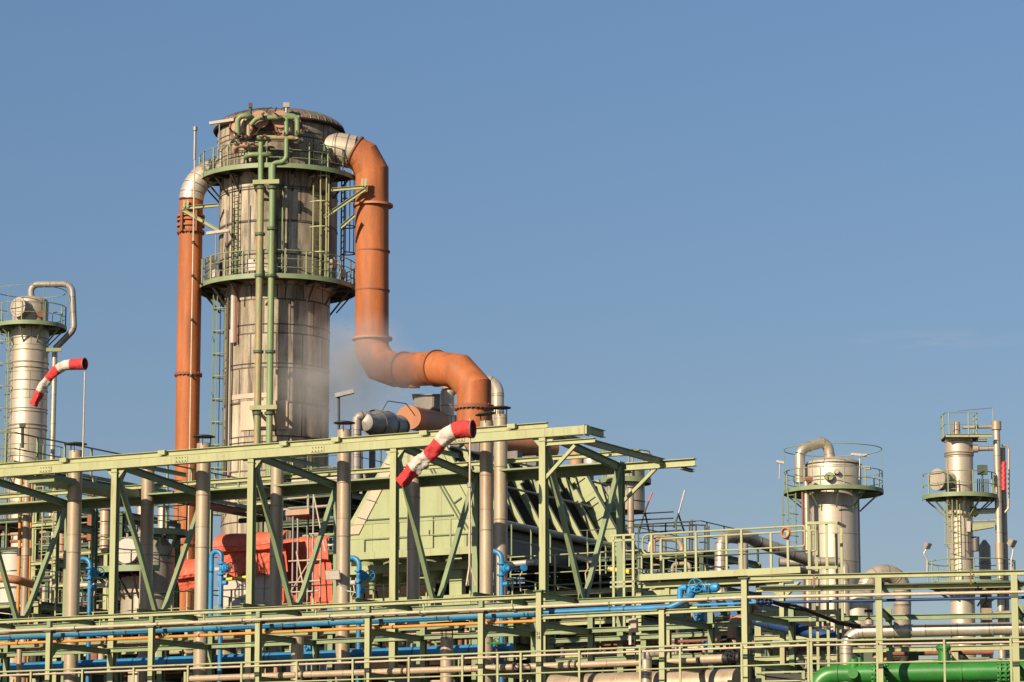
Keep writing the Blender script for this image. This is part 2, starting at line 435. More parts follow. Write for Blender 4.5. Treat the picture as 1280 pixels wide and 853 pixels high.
prof = [(RH - .05, zlip - .12), (RH + .03, zlip - .1), (RH + .03, zlip + .02)] + [(RH * math.cos(t), zlip + .02 + db * math.sin(t)) for t in [R(90) * i / 12 for i in range(1, 13)]]
m_ = MB(); m_.lathe(TC, prof, 64); dome = m_.build('dome', HEAD, tower)
m_ = MB(); m_.torus(TC + Z * (zlip - .04), RH - .02, .1, Z, 64, 6); m_.build('lip', DKBROWN, dome)
m_ = MB()
for i in range(44):                       # standing seams of the dome lagging
    t = 2 * math.pi * i / 44; dv = V((math.cos(t), math.sin(t), 0))
    m_.cut(); m_.tube([TC + dv * ((RH + .012) * math.cos(a)) + Z * (zlip + .02 + (db + .012) * math.sin(a)) for a in [R(75) * k / 7 for k in range(8)]], .035, 4, False)
m_.build('seam', DKGREY, dome)
# girth bands on the shells
m_ = MB()
zz = 2.0
while zz < zm - .6: m_.torus(TC + Z * zz, RL + .005, .03, Z, 48, 5); m_.cut(); zz += 1.83
zz = zm + 1.2
while zz < zt - .4: m_.torus(TC + Z * zz, RU + .005, .028, Z, 48, 5); m_.cut(); zz += 1.55
zz = zt + .9
while zz < zlip: m_.torus(TC + Z * zz, RH - .135, .026, Z, 48, 5); m_.cut(); zz += .95
m_.build('girth_band', DKGREY, tower)
ring_platform(tower, TC, RU + .02, 3.78, zt, R(-186), R(-12), 1.12, 40, nb=10, bm=DARK, mid=2, post=1.0)
ring_platform(tower, TC, RU + .02, 3.72, zm, 0, 2 * math.pi, 1.2, 56, nb=16, bm=DARK, mid=2, post=1.0)
# patches and boxes on the shell
def shell_patch(x0, x1, y0, y1, r, name, m, th=.07):
    za, zb = zat(y1, TY - r), zat(y0, TY - r)
    s = ppm(TY, za); xc = 640 + TC.x * s
    a0 = -math.pi / 2 + math.asin(max(-.98, min(.98, (x0 - xc) / s / r))); a1 = -math.pi / 2 + math.asin(max(-.98, min(.98, (x1 - xc) / s / r)))
    p = MB(); p.lathe(TC, [(r - .02, za), (r + th, za), (r + th, zb), (r - .02, zb)], 12, Z, a0, a1); return p.build(name, m, tower)
shell_patch(306, 363, 501, 537, RL, 'access_panel', CREAM)
shell_patch(290, 340, 491, 497, RL, 'access_panel', CREAM, .03)
shell_patch(333, 352, 207, 212, RU, 'vent_louvre', CREAM, .05)
shell_patch(258, 275, 312, 342, RU + .35, 'junction_box', GREY, .3)
def Vperp(d): return d.cross(Z).normalized()
for (a, b, rr) in ((405, 215, .62), (640, 215, .62)):            # manways on the head
    p = at(*z1(a, b), TY - RH - .05); d = V((p.x - TC.x, p.y - TC.y, 0)).normalized()
    q = MB(); q.lathe(p - d * .25, [(0, .5), (rr, .5), (rr, .42), (rr - .08, .42), (rr - .08, 0)], 28, d); mw = q.build('manway', SALMON, tower)
    q = MB(); q.torus(p + d * .26, rr - .02, .06, d, 28, 6); q.build('rim', RUST, mw); q = MB(); q.box(p + d * .3, Vperp(d), d, .34, .08, .7); q.build('hinge_plate', CREAM, mw)
    q = MB()
    for i in range(14):
        aa, bb = perp(d); c = p + d * .25 + (aa * math.cos(i * .449) + bb * math.sin(i * .449)) * (rr - .05)
        q.beam(c - d * .1, c + d * .06, .05, .05); q.cut()
    q.build('bolt', DARK, mw)
for (a, b) in ((490, 170), (600, 170)):
    p = at(*z1(a, b), TY - RH - .35); q = MB(); d = V((.1, -1, .05)).normalized()
    q.lathe(p, [(0, .12), (.42, .12), (.42, 0), (.3, 0), (.3, -.5)], 24, d); q.build('blind_flange', SALMON, tower)
# manifold piping on the head
YF = TY - RH - .75
def mp(*pts): return [at(*z1(a, b), YF + (c[0] if c else 0)) for a, b, *c in pts]
man = [
    ([(372, 300, .1), (372, 150), (440, 150), (440, 165, .9)], .135, 'g'),
    ([(430, 265, .2), (430, 150, .5), (470, 150, .8)], .10, 'm'),
    ([(440, 200), (475, 160), (700, 158)], .115, 'g'),
    ([(625, 150), (690, 150), (690, 275)], .125, 'g'),
    ([(632, 160), (632, 398), (548, 398), (548, 500)], .115, 'g'),
    ([(475, 266), (688, 266), (690, 300, .5)], .12, 'm'),
    ([(360, 340, .4), (362, 306), (490, 305), (505, 340, .9)], .13, 's'),
    ([(420, 395, .7), (412, 356), (548, 355), (560, 385, .9)], .12, 'g'),
    ([(495, 290), (495, 500)], .125, 'g'),
]
for pts, r, k in man:
    q = MB(); q.tube(fillet(mp(*pts), .42, 5), r, 12)
    q.build('head_piping', {'g': PIPEG2, 'm': PIPEG, 's': SALMON}[k], tower)
q = MB()
rng = random.Random(3)
for (a, b) in ((372, 262), (430, 262), (690, 255), (505, 158), (600, 158), (632, 250), (500, 262), (440, 300), (540, 330), (372, 300), (690, 292), (720, 240), (350, 240), (470, 245), (590, 245)):
    p = at(*z1(a, b), YF); d = V((rng.uniform(-.3, .3), -.3, 1)).normalized()
    flange(q, p, d, .17, .07); q.beam(p - Y_ * .05, p - Y_ * .05 + V((rng.uniform(-.3, .3), -.25, rng.uniform(-.05, .2))), .05, .05)
    q.lathe(p + V((rng.uniform(-.25, .25), -.28, rng.uniform(-.1, .15))), [(0, -.03), (.06, -.03), (.06, .03), (0, .03)], 10, Y_); q.cut()
q.build('valve', DARK, tower)
for (a, b) in ((440, 100), (632, 98)):
    p = at(*z1(a, b), YF + .5); q = MB(); q.tube([p - Z * .7, p], .07, 8); q.box(p + Z * .05, X_, Y_, .3 if a > 500 else .16, .2, .22); q.build('relief_valve', DARK if a < 500 else GREY, tower)
# lamp tubes
for (xa, ya, xb, yb, yy) in ((220, 190, 350, 170, 3.2), (205, 777, 325, 760, 2.5)):
    a, b = at(*z1(xa, ya), TY - yy), at(*z1(xb, yb), TY - yy)
    q = MB(); q.beam(a, b, .16, .13); lm = q.build('lamp', WHITE, tower); q = MB(); c = a.lerp(b, .42); q.tube([c, c - Z * 1.3], .03, 6); q.tube([b, b + V((.2, .6, -.5))], .03, 6); q.build('lamp_bracket', GREY, lm)
# ladders
def onshell_(): pass
def onshell(px, py, r):
    z = zat(py, TY); s = ppm(TY, z); sx = (px - (640 + TC.x * s)) / s / r; sx = max(-.99, min(.99, sx))
    d = V((sx, -math.sqrt(1 - sx * sx), 0)); return V((TC.x, TC.y, 0)) + d * r, d
p, d = onshell(299.5, 280, RU + .14); p.z = zm; q = MB(); ladder(q, p, zt, d, .42, .3, .03); q.build('ladder', DARK, tower)
p, d = onshell(400, 280, RU + .18); p.z = zm; q = MB(); ladder(q, p, zt + 1.1, d, .5); l = q.build('ladder', GREEN2, tower)
q = MB(); cage(q, p + Z * .1, zt - .1, d, .42, 1.2, .034, 5); q.build('ladder_cage', GREEN, l)
p = V((xat(286, TY, 25), TY - .9, 0)); z0 = zat(700, TY); p.z = z0; q = MB(); ladder(q, p, zm - .2, V((-.9, -.45, 0)), .5, .3, .04); l = q.build('ladder', DARK, tower)
q = MB(); cage(q, p + V((-.05, 0, 2)), zm - .35, V((-.93, -.35, 0)), .42, 1.07, .03, 5); q.build('ladder_cage', GREEN2, l)
p = V((xat(426, TY, 30), TY + 1.2, zm)); q = MB(); ladder(q, p, zt + .8, V((.9, .3, 0)), .5, .3, .035); cage(q, p + Z * 2, zt + .6, V((.9, .3, 0)), .4, 1.3, .03, 4); q.build('ladder', DARK, tower)
for x, ya, yb, r, mm in ((295, 365, 437, .12, WHITE), (299.5, 365, 437, .05, RUST), (288, 380, 600, .07, DARK), (291.5, 420, 600, .05, GREY)):
    p, d = onshell(x, 450, RL + .16); q = MB(); q.tube([V((p.x, p.y, zat(yb, TY))), V((p.x, p.y, zat(ya, TY)))], r, 8); q.build('riser_conduit', mm, tower)
# duct supports
def supp(pts, Ya, Yb, m=GREEN, sz=.16):
    q = MB()
    for (a, b, c, d) in pts:
        for dy in (-.75, .75): q.ibeam(at(a, b, Ya + dy), at(c, d, Yb + dy), sz, sz); q.cut()
    return q.build('duct_support', m, tower)
supp([z1(868, 545) + z1(1065, 528), z1(835, 690) + z1(1060, 535), z1(920, 745) + z1(995, 680)], TY - 1.6, TY - 1.6)
supp([z1(75, 642) + z1(268, 625), z1(80, 652) + z1(268, 760)], TY - .9, TY - .9)
q = MB()
for x in (1035, 1052): q.beam(at(*z1(x, 525), TY - 2.4), at(*z1(x + 3, 485), TY - 2.4), .1, .1); q.cut()
for x in (85, 103): q.beam(at(*z1(x, 640), TY - 1.7), at(*z1(x + 3, 602), TY - 1.7), .1, .1); q.cut()
q.build('support_lug', GREEN, tower)
q = MB()
for (yy, x0, x1) in ((228, 316, 349), (510, 312, 346)):
    for dy in (0, .25): q.beam(at(x0, yy, YF - .1 + dy - .15), at(x1, yy - 1, YF - .1 + dy - .15), .1, .2)
    for x in (x0 + 4, x1 - 4): q.beam(at(x, yy + 1, YF), at(x + 4, yy + 25, TY - RL), .09, .12); q.beam(at(x, yy + 1, YF), at(x + 2, yy, TY - RL), .1, .14)
q.build('pipe_support', GREEN, tower)

for px, top, mm, lab in ((325.2, 228, PIPEG, 'mottled green and salmon riser pipe in front of the big column, left of the pair'), (340, 205, PIPEG2, 'greener riser pipe in front of the big column, right of the pair')):
    b = at(px, 280, YF); t = thing('riser_pipe', (b.x, b.y, 0), lab, 'pipe', 'green riser pipes on the big column')
    q = MB(); q.tube([V((b.x, b.y, 0)), V((b.x, b.y, zat(top, YF)))], .165 if px < 330 else .15, 16); q.build('pipe', mm, t)
    q = MB()
    for yy in (235, 290 + (3 if px < 330 else -4), 345, 440, 517, 560): flange(q, V((b.x, b.y, zat(yy, YF))), Z, .235, .12); q.cut()
    q.build('clamp', DKGREEN, t)
b = at(241.6, 300, TY - 2.2); t = thing('antenna_mast', (b.x, b.y, 0), 'thin straight mast rising past the left orange duct', 'mast')
q = MB(); q.tube([V((b.x, b.y, 0)), V((b.x, b.y, zat(200, b.y)))], .035, 8); q.build('pole', CONDUIT, t)
q = MB(); q.tube([V((b.x, b.y, zat(200, b.y))), V((b.x, b.y, zat(161, b.y)))], .065, 8); q.lathe(V((b.x, b.y, zat(161, b.y))), [(0, -.1), (.11, -.1), (.11, .08), (0, .08)], 10); q.build('mast_tip', GREY, t)
q = MB()
for yy in (303, 345, 400, 470): q.beam(V((b.x, b.y, zat(yy, b.y))), V((b.x + .1, b.y + 1.2, zat(yy, b.y))), .06, .06); q.lathe(V((b.x, b.y, zat(yy, b.y))), [(0, -.06), (.08, -.06), (.08, .06), (0, .06)], 8); q.cut()
q.build('mast_clamp', DARK, t)

# ------------------------------------------------------------------ orange ducts
RD = 20.8 / 26.6
b = at(465, 300, TY - 1.2)
t = thing('orange_duct', (b.x, b.y, 0), 'wide orange duct bending from the column head down and over to the right', 'duct')
Yd = TY - 1.2
sil = [V((TC.x + 1.5, TY - .9, zat(186, Yd))), at(424, 187, Yd), at(443, 190.5, Yd)]
q = MB(); q.tube(sil, RD * 1.0, 36, False); s_ = q.build('insulated_elbow', ALU2, t, sharp=20)
q = MB()
for c, d in ((sil[1], sil[1] - sil[0]), (sil[1].lerp(sil[2], .5), sil[2] - sil[1])): flange(q, c, d, RD + .02, .05, 0, 36); q.cut()
q.build('band', DKGREY, s_)
pth = [sil[2], at(455, 197, Yd), at(465, 215, Yd), at(465, 437, Yd), at(475.5, 456, Yd - .3), at(495, 463, Yd - .8), at(547, 460.5, Yd - 3.0), at(574, 464.5, Yd - 4.1), at(592.5, 485, Yd - 4.6), None]
e = pth[8]; pth[9] = V((e.x, e.y, zat(575, e.y)))
q = MB(); q.tube(pth, RD, 36); q.build('duct', ORANGE, t, sharp=14)
q = MB(); flange(q, sil[2], pth[1] - sil[2], RD + .06, .08, 0, 36); q.build('end_flange', RUST, t)
for yy, rr in ((257.5, .16), (315, .03), (364, .03), (424, .16)):
    q = MB(); flange(q, V((pth[3].x, pth[3].y, zat(yy, Yd))), Z, RD + rr, .10 if rr > .1 else .07, 0, 36); q.build('flange', ORANGE2 if rr > .1 else RUST, t)
for f_ in (.2, .98):
    c = pth[5].lerp(pth[6], f_); q = MB(); flange(q, c, pth[6] - pth[5], RD + .07, .11, 0, 36); q.build('flange', RUST, t)
q = MB(); flange(q, V((e.x, e.y, zat(510, e.y))), Z, RD + .13, .16, 26, 36); q.build('bolted_flange', RUST, t)
q = MB(); c = pth[5].lerp(pth[6], .45) - Z * (RD + .02); q.box(c, X_, Y_, .5, .4, .1); q.cut(); c = pth[6] + V((.55, -.5, -RD)); q.lathe(c, [(0, -.25), (.3, -.25), (.3, .2)], 16); q.build('drain_boss', ORANGE2, t)
# left duct
RD2 = 14.8 / 26.6
b = at(238.2, 300, TY - 1.0)
t = thing('orange_duct', (b.x, b.y, 0), 'narrower straight orange duct standing left of the big column', 'duct')
q = MB(); q.tube([V((b.x, b.y, 0)), V((b.x, b.y, zat(252, b.y)))], RD2, 32); q.build('duct', ORANGE, t)
q = MB()
zE = zat(251, b.y); rad = 1.62
arc = [V((b.x + rad * (1 - math.cos(a)), b.y + .7 * (1 - math.cos(a)), zE + rad * math.sin(a))) for a in [R(90) * i / 7 for i in range(8)]]
q.tube(arc + [V((TC.x - 2.4, TY - .2, arc[-1].z + .02))], RD2 + .02, 28); el = q.build('silver_elbow', ALU, t)
q = MB()
for i in range(1, 8): flange(q, arc[i], arc[i] - arc[i - 1], RD2 + .03, .03, 0, 28); q.cut()
q.build('seam', DKGREY, el)
for yy, bo in ((271, 0), (276, 0), (283, 0), (291, 20), (469, 20), (681, 20)):
    q = MB(); flange(q, V((b.x, b.y, zat(yy, b.y))), Z, RD2 + .10, .09, bo, 32); q.build('flange', RUST if bo else ORANGE, t)
q = MB()
for x in (-.38, .3): q.beam(V((b.x + x, b.y - RD2 - .05, zat(292, b.y))), V((b.x + x, b.y - RD2 - .05, zat(266, b.y))), .1, .12); q.cut()
q.build('tie_rod', RUST, t)
# blanked orange header behind the beam
a, c = at(511, 522, 141), at(590, 537, 163)
q = MB(); q.tube([a, a + (c - a).normalized() * .12, c], 15 / 27.6, 32); hd = tag(q.build('blanked_header', ORANGE2, None, sharp=30), 'dusty orange horizontal drum with its flat round end facing the camera', 'drum')

# ------------------------------------------------------------------ left slim column
LY = 175.0
LC = V((xat(36.5, LY, zat(450, LY)), LY, 0)); s_ = 22.6; RLc = 23.8 / s_
zp = zat(402.5, LY - 1.9); ztp = zat(378, LY)
t = thing('slim_column', LC, 'slim shiny metal column at far left with overhead pipe and round manhole', 'tower')
m_ = MB(); m_.lathe(LC, [(RLc, 0), (RLc, zp)], 48); m_.build('shell', ALU, t)
m_ = MB(); rr = 22.5 / s_; m_.lathe(LC, [(rr, zp), (rr, ztp), (rr * .93, ztp + .12), (rr * .7, ztp + .24), (rr * .3, ztp + .31), (0, ztp + .33)], 40); m_.build('head', ALU2, t)
q = MB()
for yy in (425, 440, 455, 462, 478, 490, 513, 517, 533, 538): q.torus(LC + Z * zat(yy, LY), RLc + .01, .045 if yy in (455, 462, 538) else .03, Z, 40, 5); q.cut()
q.build('girth_band', ALU2, t)
ring_platform(t, LC, rr, 2.0, zp, 0, 2 * math.pi, 1.15, 36, nb=9, hoop=2.05)
p = at(20, 383.5, LY - 1.45); d = V((-.55, -.83, 0)).normalized(); q = MB(); q.lathe(p - d * 1.2, [(.46, 0), (.46, .95), (.54, .95), (.54, 1.06), (0, 1.06)], 30, d); q.build('manhole', ALU2, t)
q = MB(); q.tube(fillet([V((LC.x + .05, LY, ztp + .1)), at(38, 356, LY), at(90, 355, LY), at(92.5, 412, LY - .3), at(69, 436, LY)], .55, 6), 4.0 / s_, 16); pp = q.build('overhead_pipe', GREYLAG, t)
q = MB(); p = at(68.5, 437, LY); q.tube([V((p.x, LY, 0)), p], 3.5 / s_, 14); q.build('down_pipe', ALUP, t)
q = MB(); q.beam(at(58, 437.5, LY - .5), at(77, 437.5, LY - .5), .14, .2); q.cut(); q.beam(at(58, 437.5, LY + .4), at(77, 437.5, LY + .4), .14, .2); q.build('pipe_support', GREEN2, t)
p = V((xat(7, LY, 20), LY - .4, zat(700, LY))); q = MB(); ladder(q, p, zp, V((-.6, -.8, 0)), .5, .32, .035); l = q.build('ladder', GREEN2, t)
q = MB(); cage(q, p + V((-.1, -.1, 2)), zp - .4, V((-.7, -.7, 0)), .45, 1.25, .03, 4); q.build('ladder_cage', GREEN, l)
for yy in (580, 652):
    ring_platform(t, LC, RLc, 2.1, zat(yy, LY - 2), R(-200), R(20), 1.1, 26, nb=7)
p = at(28, 560, LY - 2.2); q = MB(); q.tube([p, at(28, 533, LY - 2.2)], .09, 8); q.box(at(28, 532, LY - 2.2), X_, Y_, .3, .3, .22); q.build('vent_valve', DARK, t)
p = at(51, 393, LY - 1.15); q = MB(); q.lathe(p, [(.13, -.3), (.13, .1), (.2, .1), (.2, .2), (0, .2)], 14, V((.2, -1, 0))); q.build('nozzle', RUST, t)

# ------------------------------------------------------------------ steel gantry over the vent stacks
GK = RK.off(3.0)
def dsolve(pl, pxa, pxb, z):
    """distance along n that carries pixel column pxa to pxb"""
    lo, hi = 0, 20
    for _ in range(40):
        m = (lo + hi) / 2; p = pl.pt(pxa, z) + pl.n * m
        if 640 + p.x * ppm(p.y, p.z) < pxb: lo = m
        else: hi = m
    return lo
zmain = GK.z(640, 544.8)
DR = dsolve(GK, 680, 776, zmain)
GR = RK.off(3.0 + DR); GRB = RK.off(3.0 + DR + .42)
zup = GK.z(640, 535.5); zrear = GRB.z(489, 606.5); zrup = GRB.z(489, 587); zfloor = RK.off(4.5).z(205, 772)
PX0 = -150
gb = GK.pt(250, 0); gb.z = 0
gantry = thing('steel_gantry', gb, 'long pale green steel gantry spanning above the row of vent stacks', 'gantry')
q = MB(); q.beam(GK.pt(PX0, zmain), GK.pt(736, zmain), .26, .235); q.build('main_beam', GREEN, gantry)
q = MB(); q.ibeam(GK.pt(PX0, zup + .03) + N1 * .12, GK.pt(682, zup + .03) + N1 * .12, .16, .16); q.build('crane_rail', GREEN, gantry)
q = MB(); q.ibeam(GRB.pt(PX0, zrup), GRB.pt(800, zrup), .16, .13); q.build('rear_top_beam', GREEN, gantry)
q = MB(); q.ibeam(GRB.pt(PX0, zrear), GRB.pt(789, zrear), .22, .22); rb = q.build('rear_beam', GREEN2, gantry)  # darker green puts the shade on this beam into its colour
q = MB()
for xa, xb in ((PX0, 179), (195, 340.5), (356.5, 510.5), (527, 619), (636, 787)): q.beam(GRB.pt(xa, zrear + .135) - N1 * .28, GRB.pt(xb, zrear + .135) - N1 * .28, .72, .05); q.cut()
q.build('shade_tray', GREEN2, gantry)  # overhanging tray added to shade the rear beam, itself in the darker green
za = GR.z(825, 581)
q = MB(); q.ibeam(GR.pt(783, za), GR.pt(869, za), .2, .22); q.build('monorail', GREEN, gantry)
q = MB(); p = GR.pt(852, za - .135); q.ibeam(p - N1 * .05, p + N1 * .75, .14, .08); q.build('end_stop', GREEN2, gantry)
q = MB(); q.beam(GR.pt(778, GR.z(784, 628)), GR.pt(820, za - .1), .09, .09, N1); q.cut()
q.beam(GK.pt(682, GK.z(682, 598)), GK.pt(719, GK.z(719, 557)), .09, .09, N1); q.build('knee_brace', GREEN, gantry)
zb = GK.z(715, 552.5)
q = MB(); q.ibeam(GK.pt(683, zb), GK.pt(744, zb), .14, .13); q.build('end_beam', GREEN, gantry)
q = MB(); a = GK.pt(733, zb - .01); q.ibeam(a, a + N1 * (DR + .1), .15, .17); q.cut()
a = GK.pt(733, zmain + .02); q.ibeam(a + N1 * .14, a + N1 * 1.05, .14, .2); q.build('end_cross_beam', GREEN, gantry)
q = MB(); p = GK.pt(733, zmain); q.beam(p + Z * .15, p - Z * .15, .3, .02, U1); q.build('end_plate', GREEN, gantry)
frames = [-190, -30, 145, 315.5, 493.5, 679.5]
bh = .20
for px in frames:
    f0 = GK.pt(px, zmain - .118); r0 = f0 + N1 * DR; r0.z = zrear + .09
    q = MB(); q.ibeam(V((f0.x, f0.y, 0)), f0, .19, .2, N1); q.build('post', GREEN, gantry)
    q = MB(); q.ibeam(V((r0.x, r0.y, 0)), r0, .19, .2, N1); q.build('rear_post', GREEN2, gantry)
    mid = f0.lerp(r0, .5); mid.z = zfloor
    q = MB(); q.beam(f0 + N1 * .1 - Z * .1, mid - N1 * .06, .13, .13, U1); q.build('brace', GREEN2, gantry)
    q = MB(); q.beam(r0 - N1 * .1 - Z * .1, mid + N1 * .06, .13, .13, U1); q.build('brace', GREEN2, gantry)
    q = MB(); q.ibeam(V((f0.x, f0.y, zmain)) + N1 * .13, V((r0.x, r0.y, zrear - .02)) + N1 * .25, .15, .2); q.build('cross_beam', GREEN2, gantry)
    q = MB(); a = V((f0.x, f0.y, zfloor - .12)); q.ibeam(a + N1 * .11, a + N1 * (DR - .1), .14, .16); q.build('floor_beam', GREEN2, gantry)
for px in (122, 292, 472, 655, -40):
    q = MB(); a = GK.pt(px, zup + .06); q.ibeam(a + N1 * .22, a + N1 * (DR - .09), .1, .12); q.build('top_cross_beam', GREEN2, gantry)
for px in (80, 203, 355, 420, 530, 580, 640):
    q = MB(); a = GK.pt(px, zup + .05) - N1 * .02; q.beam(a - U1 * .12, a + U1 * .12, .1, .13); q.build('rail_clip', GREEN, gantry)
q = MB(); a = GK.pt(48, zmain - .23); q.beam(a + N1 * .14, a + N1 * (DR - .2), .95, .2); q.build('walkway_slab', GREEN2, gantry)
for px in frames[1:]:
    q = MB(); f0 = GK.pt(px, zmain - .118)
    q.beam(f0 - Z * .08 - N1 * .11, f0 - Z * .11 - N1 * .11, .24, .03, N1)
    q.build('splice_plate', GREEN, gantry)

# ------------------------------------------------------------------ vent stacks
def vent(px, pyt, pyb, off, wpx, lab, cap=True, tilt=0, bottom=True, capw=1.55):
    pl = RK.off(off); z1_ = pl.z(px, pyt); p = pl.pt(px, z1_); s = ppm(p.y, p.z); r = wpx / 2 / s
    t = thing('vent_stack', (p.x, p.y, 0), lab, 'vent pipe', 'beige vent stacks under the gantry')
    zb = 0 if bottom else pl.z(px, pyb)
    q = MB(); q.tube([V((p.x, p.y, zb)), V((p.x, p.y, z1_))], r, 24); q.build('pipe', STACK, t)
    q = MB()
    for k in (.35, .7): zz = z1_ - 2.2 * k * 2; q.torus(V((p.x, p.y, zz)), r + .004, .012, Z, 24, 5); q.cut()
    q.build('weld_seam', BEIGE, t)
    if cap:
        ax = V((tilt, 0, 1)).normalized(); c = V((p.x, p.y, z1_)) + ax * .2
        q = MB(); q.lathe(c, [(r * capw, 0), (r * capw, .02), (r * .9, .055), (0, .075), (0, .03), (r * .9, .01), (r * capw, 0)], 24, ax); cp = q.build('rain_cap', BLACK, t)
        q = MB()
        for a in (.4, 2.5, 4.6): e = V((p.x + r * .95 * math.cos(a), p.y + r * .95 * math.sin(a), z1_ - .06)); q.beam(e, e + ax * .28, .03, .03); q.cut()
        q.build('strut', BLACK, cp)
        q = MB(); q.lathe(V((p.x, p.y, z1_)), [(r * .92, -.05), (r * .92, .012), (0, .012), (0, -.05)], 20); q.build('opening', BLACK, t)
    return t
vent(94.8, 564, 853, 4.4, 18, 'beige vent stack with black rain cap, leftmost, beside the left windsock pole')
vent(255, 555, 840, 4.4, 18, 'beige vent stack with black rain cap in front of the big column ladder')
vent(430.5, 538, 840, 4.4, 17.5, 'rust-stained beige vent stack with black rain cap, left of the green hood')
vent(608.2, 527, 853, 4.4, 17, 'beige vent stack with tilted black cap next to the front windsock pole', tilt=-.12)
vent(625.8, 519, 840, 7.75, 17, 'taller beige vent stack with flat cap directly behind the tilted cap one')
vent(185.5, 571, 840, 7.75, 16.5, 'shaded vent stack without visible cap between the round vessel and left orange duct', cap=False)
vent(346.8, 570, 840, 7.75, 16, 'half shaded vent stack in front of the orange tarpaulins', cap=False)
vent(517.5, 558, 840, 7.75, 16, 'half shaded vent stack in front of the green hood, behind windsock tail', cap=False)
vent(372, 797, 853, 2.0, 16, 'short open beige pipe stub under the blue pipe near the orange tarpaulins', cap=False)
vent(558.5, 797, 853, 2.0, 16, 'short pipe stub with wide dark cap under the orange pipe', cap=True, capw=1.9)
vent(24.5, 812, 853, 2.4, 7, 'slim grey pipe stub at lower left corner', cap=False)

# ------------------------------------------------------------------ lower pipe rack (left part)
lr = RK.pt(400, 0)
rack = thing('pipe_rack', V((lr.x, lr.y, 0)), 'pale green steel pipe rack in the foreground carrying blue and orange pipes', 'pipe rack')
posts = [(-70, 795), (62, 786), (190, 780), (323.5, 773), (460.5, 765), (602, 757), (674.5, 739), (828, 761), (931, 723)]
def lev(o, px, py): return RK.off(o).z(px, py)
zt_a = lev(0, 320, 762); zcon = lev(-.02, 320, 774.8); zbeam2 = lev(.1, 320, 779); zblue = lev(.62, 320, 782.5); zyel = lev(.42, 320, 791.5)
for px, py in posts:
    z = zcon - .06 if px < 640 else RK.z(px, py)
    p = RK.pt(px, z); q = MB(); q.ibeam(V((p.x, p.y, 0)), p, .15, .14, N1); q.build('post', GREEN, rack)
    q = MB(); q.beam(p - Z * .02, p + Z * .02, .26, .24, N1); q.build('cap_plate', DKGREEN, rack)
    b2 = p + N1 * 3.0
    q = MB(); q.ibeam(V((b2.x, b2.y, 0)), V((b2.x, b2.y, zcon)), .15, .14, N1); q.build('rear_post', GREEN2, rack)
    for zc in (zyel - .13, zyel - 1.05 - .25):
        a = V((p.x, p.y, zc)); q = MB(); q.ibeam(a + N1 * .08, a + N1 * 2.92, .13, .15); q.build('cross_beam', GREEN2, rack)
    if px < 640:
        a = V((p.x, p.y, zt_a - .02)); q = MB(); q.beam(V((p.x, p.y, zcon + .05)), a - Z * .03, .12, .12, N1); q.build('stub', GREEN2, rack)
for px in (-60, 42, 172, 304, 445, 592, 657):
    a = RK.pt(px, zt_a + .12); q = MB(); q.ibeam(a - N1 * .05, a + N1 * 3.2, .13, .13); q.build('arm', GREEN2, rack)
q = MB(); q.ibeam(RK.pt(PX0, zt_a), RK.pt(672, zt_a), .14, .11); q.build('top_beam', GREEN, rack)
q = MB(); q.ibeam(RK.pt(PX0, zbeam2) + N1 * .12, RK.pt(672, zbeam2) + N1 * .12, .08, .07); q.build('front_beam', GREEN, rack)
z = lev(0, 760, 768); q = MB(); q.ibeam(RK.pt(678, z) + N1 * .02, RK.pt(931, z) + N1 * .02, .14, .11); q.build('lower_beam', GREEN, rack)
for py, o in ((806, 3.0), (771, 3.0)):
    z = lev(o, 320, py); q = MB(); q.ibeam(RK.off(o).pt(PX0, z) - N1 * .09, RK.off(o).pt(931, z) - N1 * .09, .12, .13); q.build('rear_beam', GREEN2, rack)
for px in (125, 255, 395, 530, 640): 
    p = RK.pt(px, zcon + .03); q = MB(); q.beam(p + Z * .02, V((p.x, p.y, zt_a - .06)), .03, .03, N1); q.build('hanger', GREEN, rack)
# lettering on the post
def text(body, pos, u, n, size, m, parent):
    cu = bpy.data.curves.new('lettering', 'FONT'); cu.body = body; cu.size = size; cu.align_x = 'CENTER'; cu.extrude = .002
    o = bpy.data.objects.new('tmp', cu); col.objects.link(o)
    dg = bpy.context.evaluated_depsgraph_get(); me = bpy.data.meshes.new_from_object(o.evaluated_get(dg)); bpy.data.objects.remove(o)
    me.materials.clear(); me.materials.append(m)
    o = bpy.data.objects.new('lettering', me); col.objects.link(o)
    M = Matrix((u, Z, u.cross(Z))).transposed().to_4x4(); M.translation = pos - BASE[parent.name]
    o.parent = parent; o.matrix_basis = M; BASE[o.name] = BASE[parent.name]
    return o
p = RK.pt(674.5, RK.z(674.5, 794)) - N1 * .082
text('21', p, U1, N1, .12, BLACK, rack); text('18', p - Z * .11, U1, N1, .12, BLACK, rack)

# ------------------------------------------------------------------ pipes on the rack
def rpipe(name, o, z, px0, px1, r, m, lab, joints=0, cat='pipe', extra=None, sharp=38):
    pl = RK.off(o); a, b = pl.pt(px0, z), pl.pt(px1, z)
    t = thing(name, V((b.x, b.y, 0)), lab, cat)
    pts = [a, b] + (extra or []); q = MB(); q.tube(fillet(pts, r * 2.6, 6), r, 16); q.build('pipe', m, t)
    L = (b - a).length; k = 0; q = MB(); d = 1.3
    while joints and d < L: flange(q, b - U1 * d, U1, r + .012, .035, 0, 16); q.cut(); d += joints
    if q.f: q.build('collar', DARK, t)
    return t
C860 = RK.off(.5).P(872, 738)
rpipe('blue_pipe', .62, zblue, PX0, 838, .092, BLUE, 'blue water pipe along the top of the front rack', 2.6, extra=[RK.off(.5).P(858, 747) + N1 * .2, RK.off(1.2).P(868, 738), RK.off(1.3).P(884, 736.5)])
rpipe('orange_pipe', .42, zyel, PX0, 673, .042, YEL, 'thin orange pipe running directly below the blue pipe', 3.1)
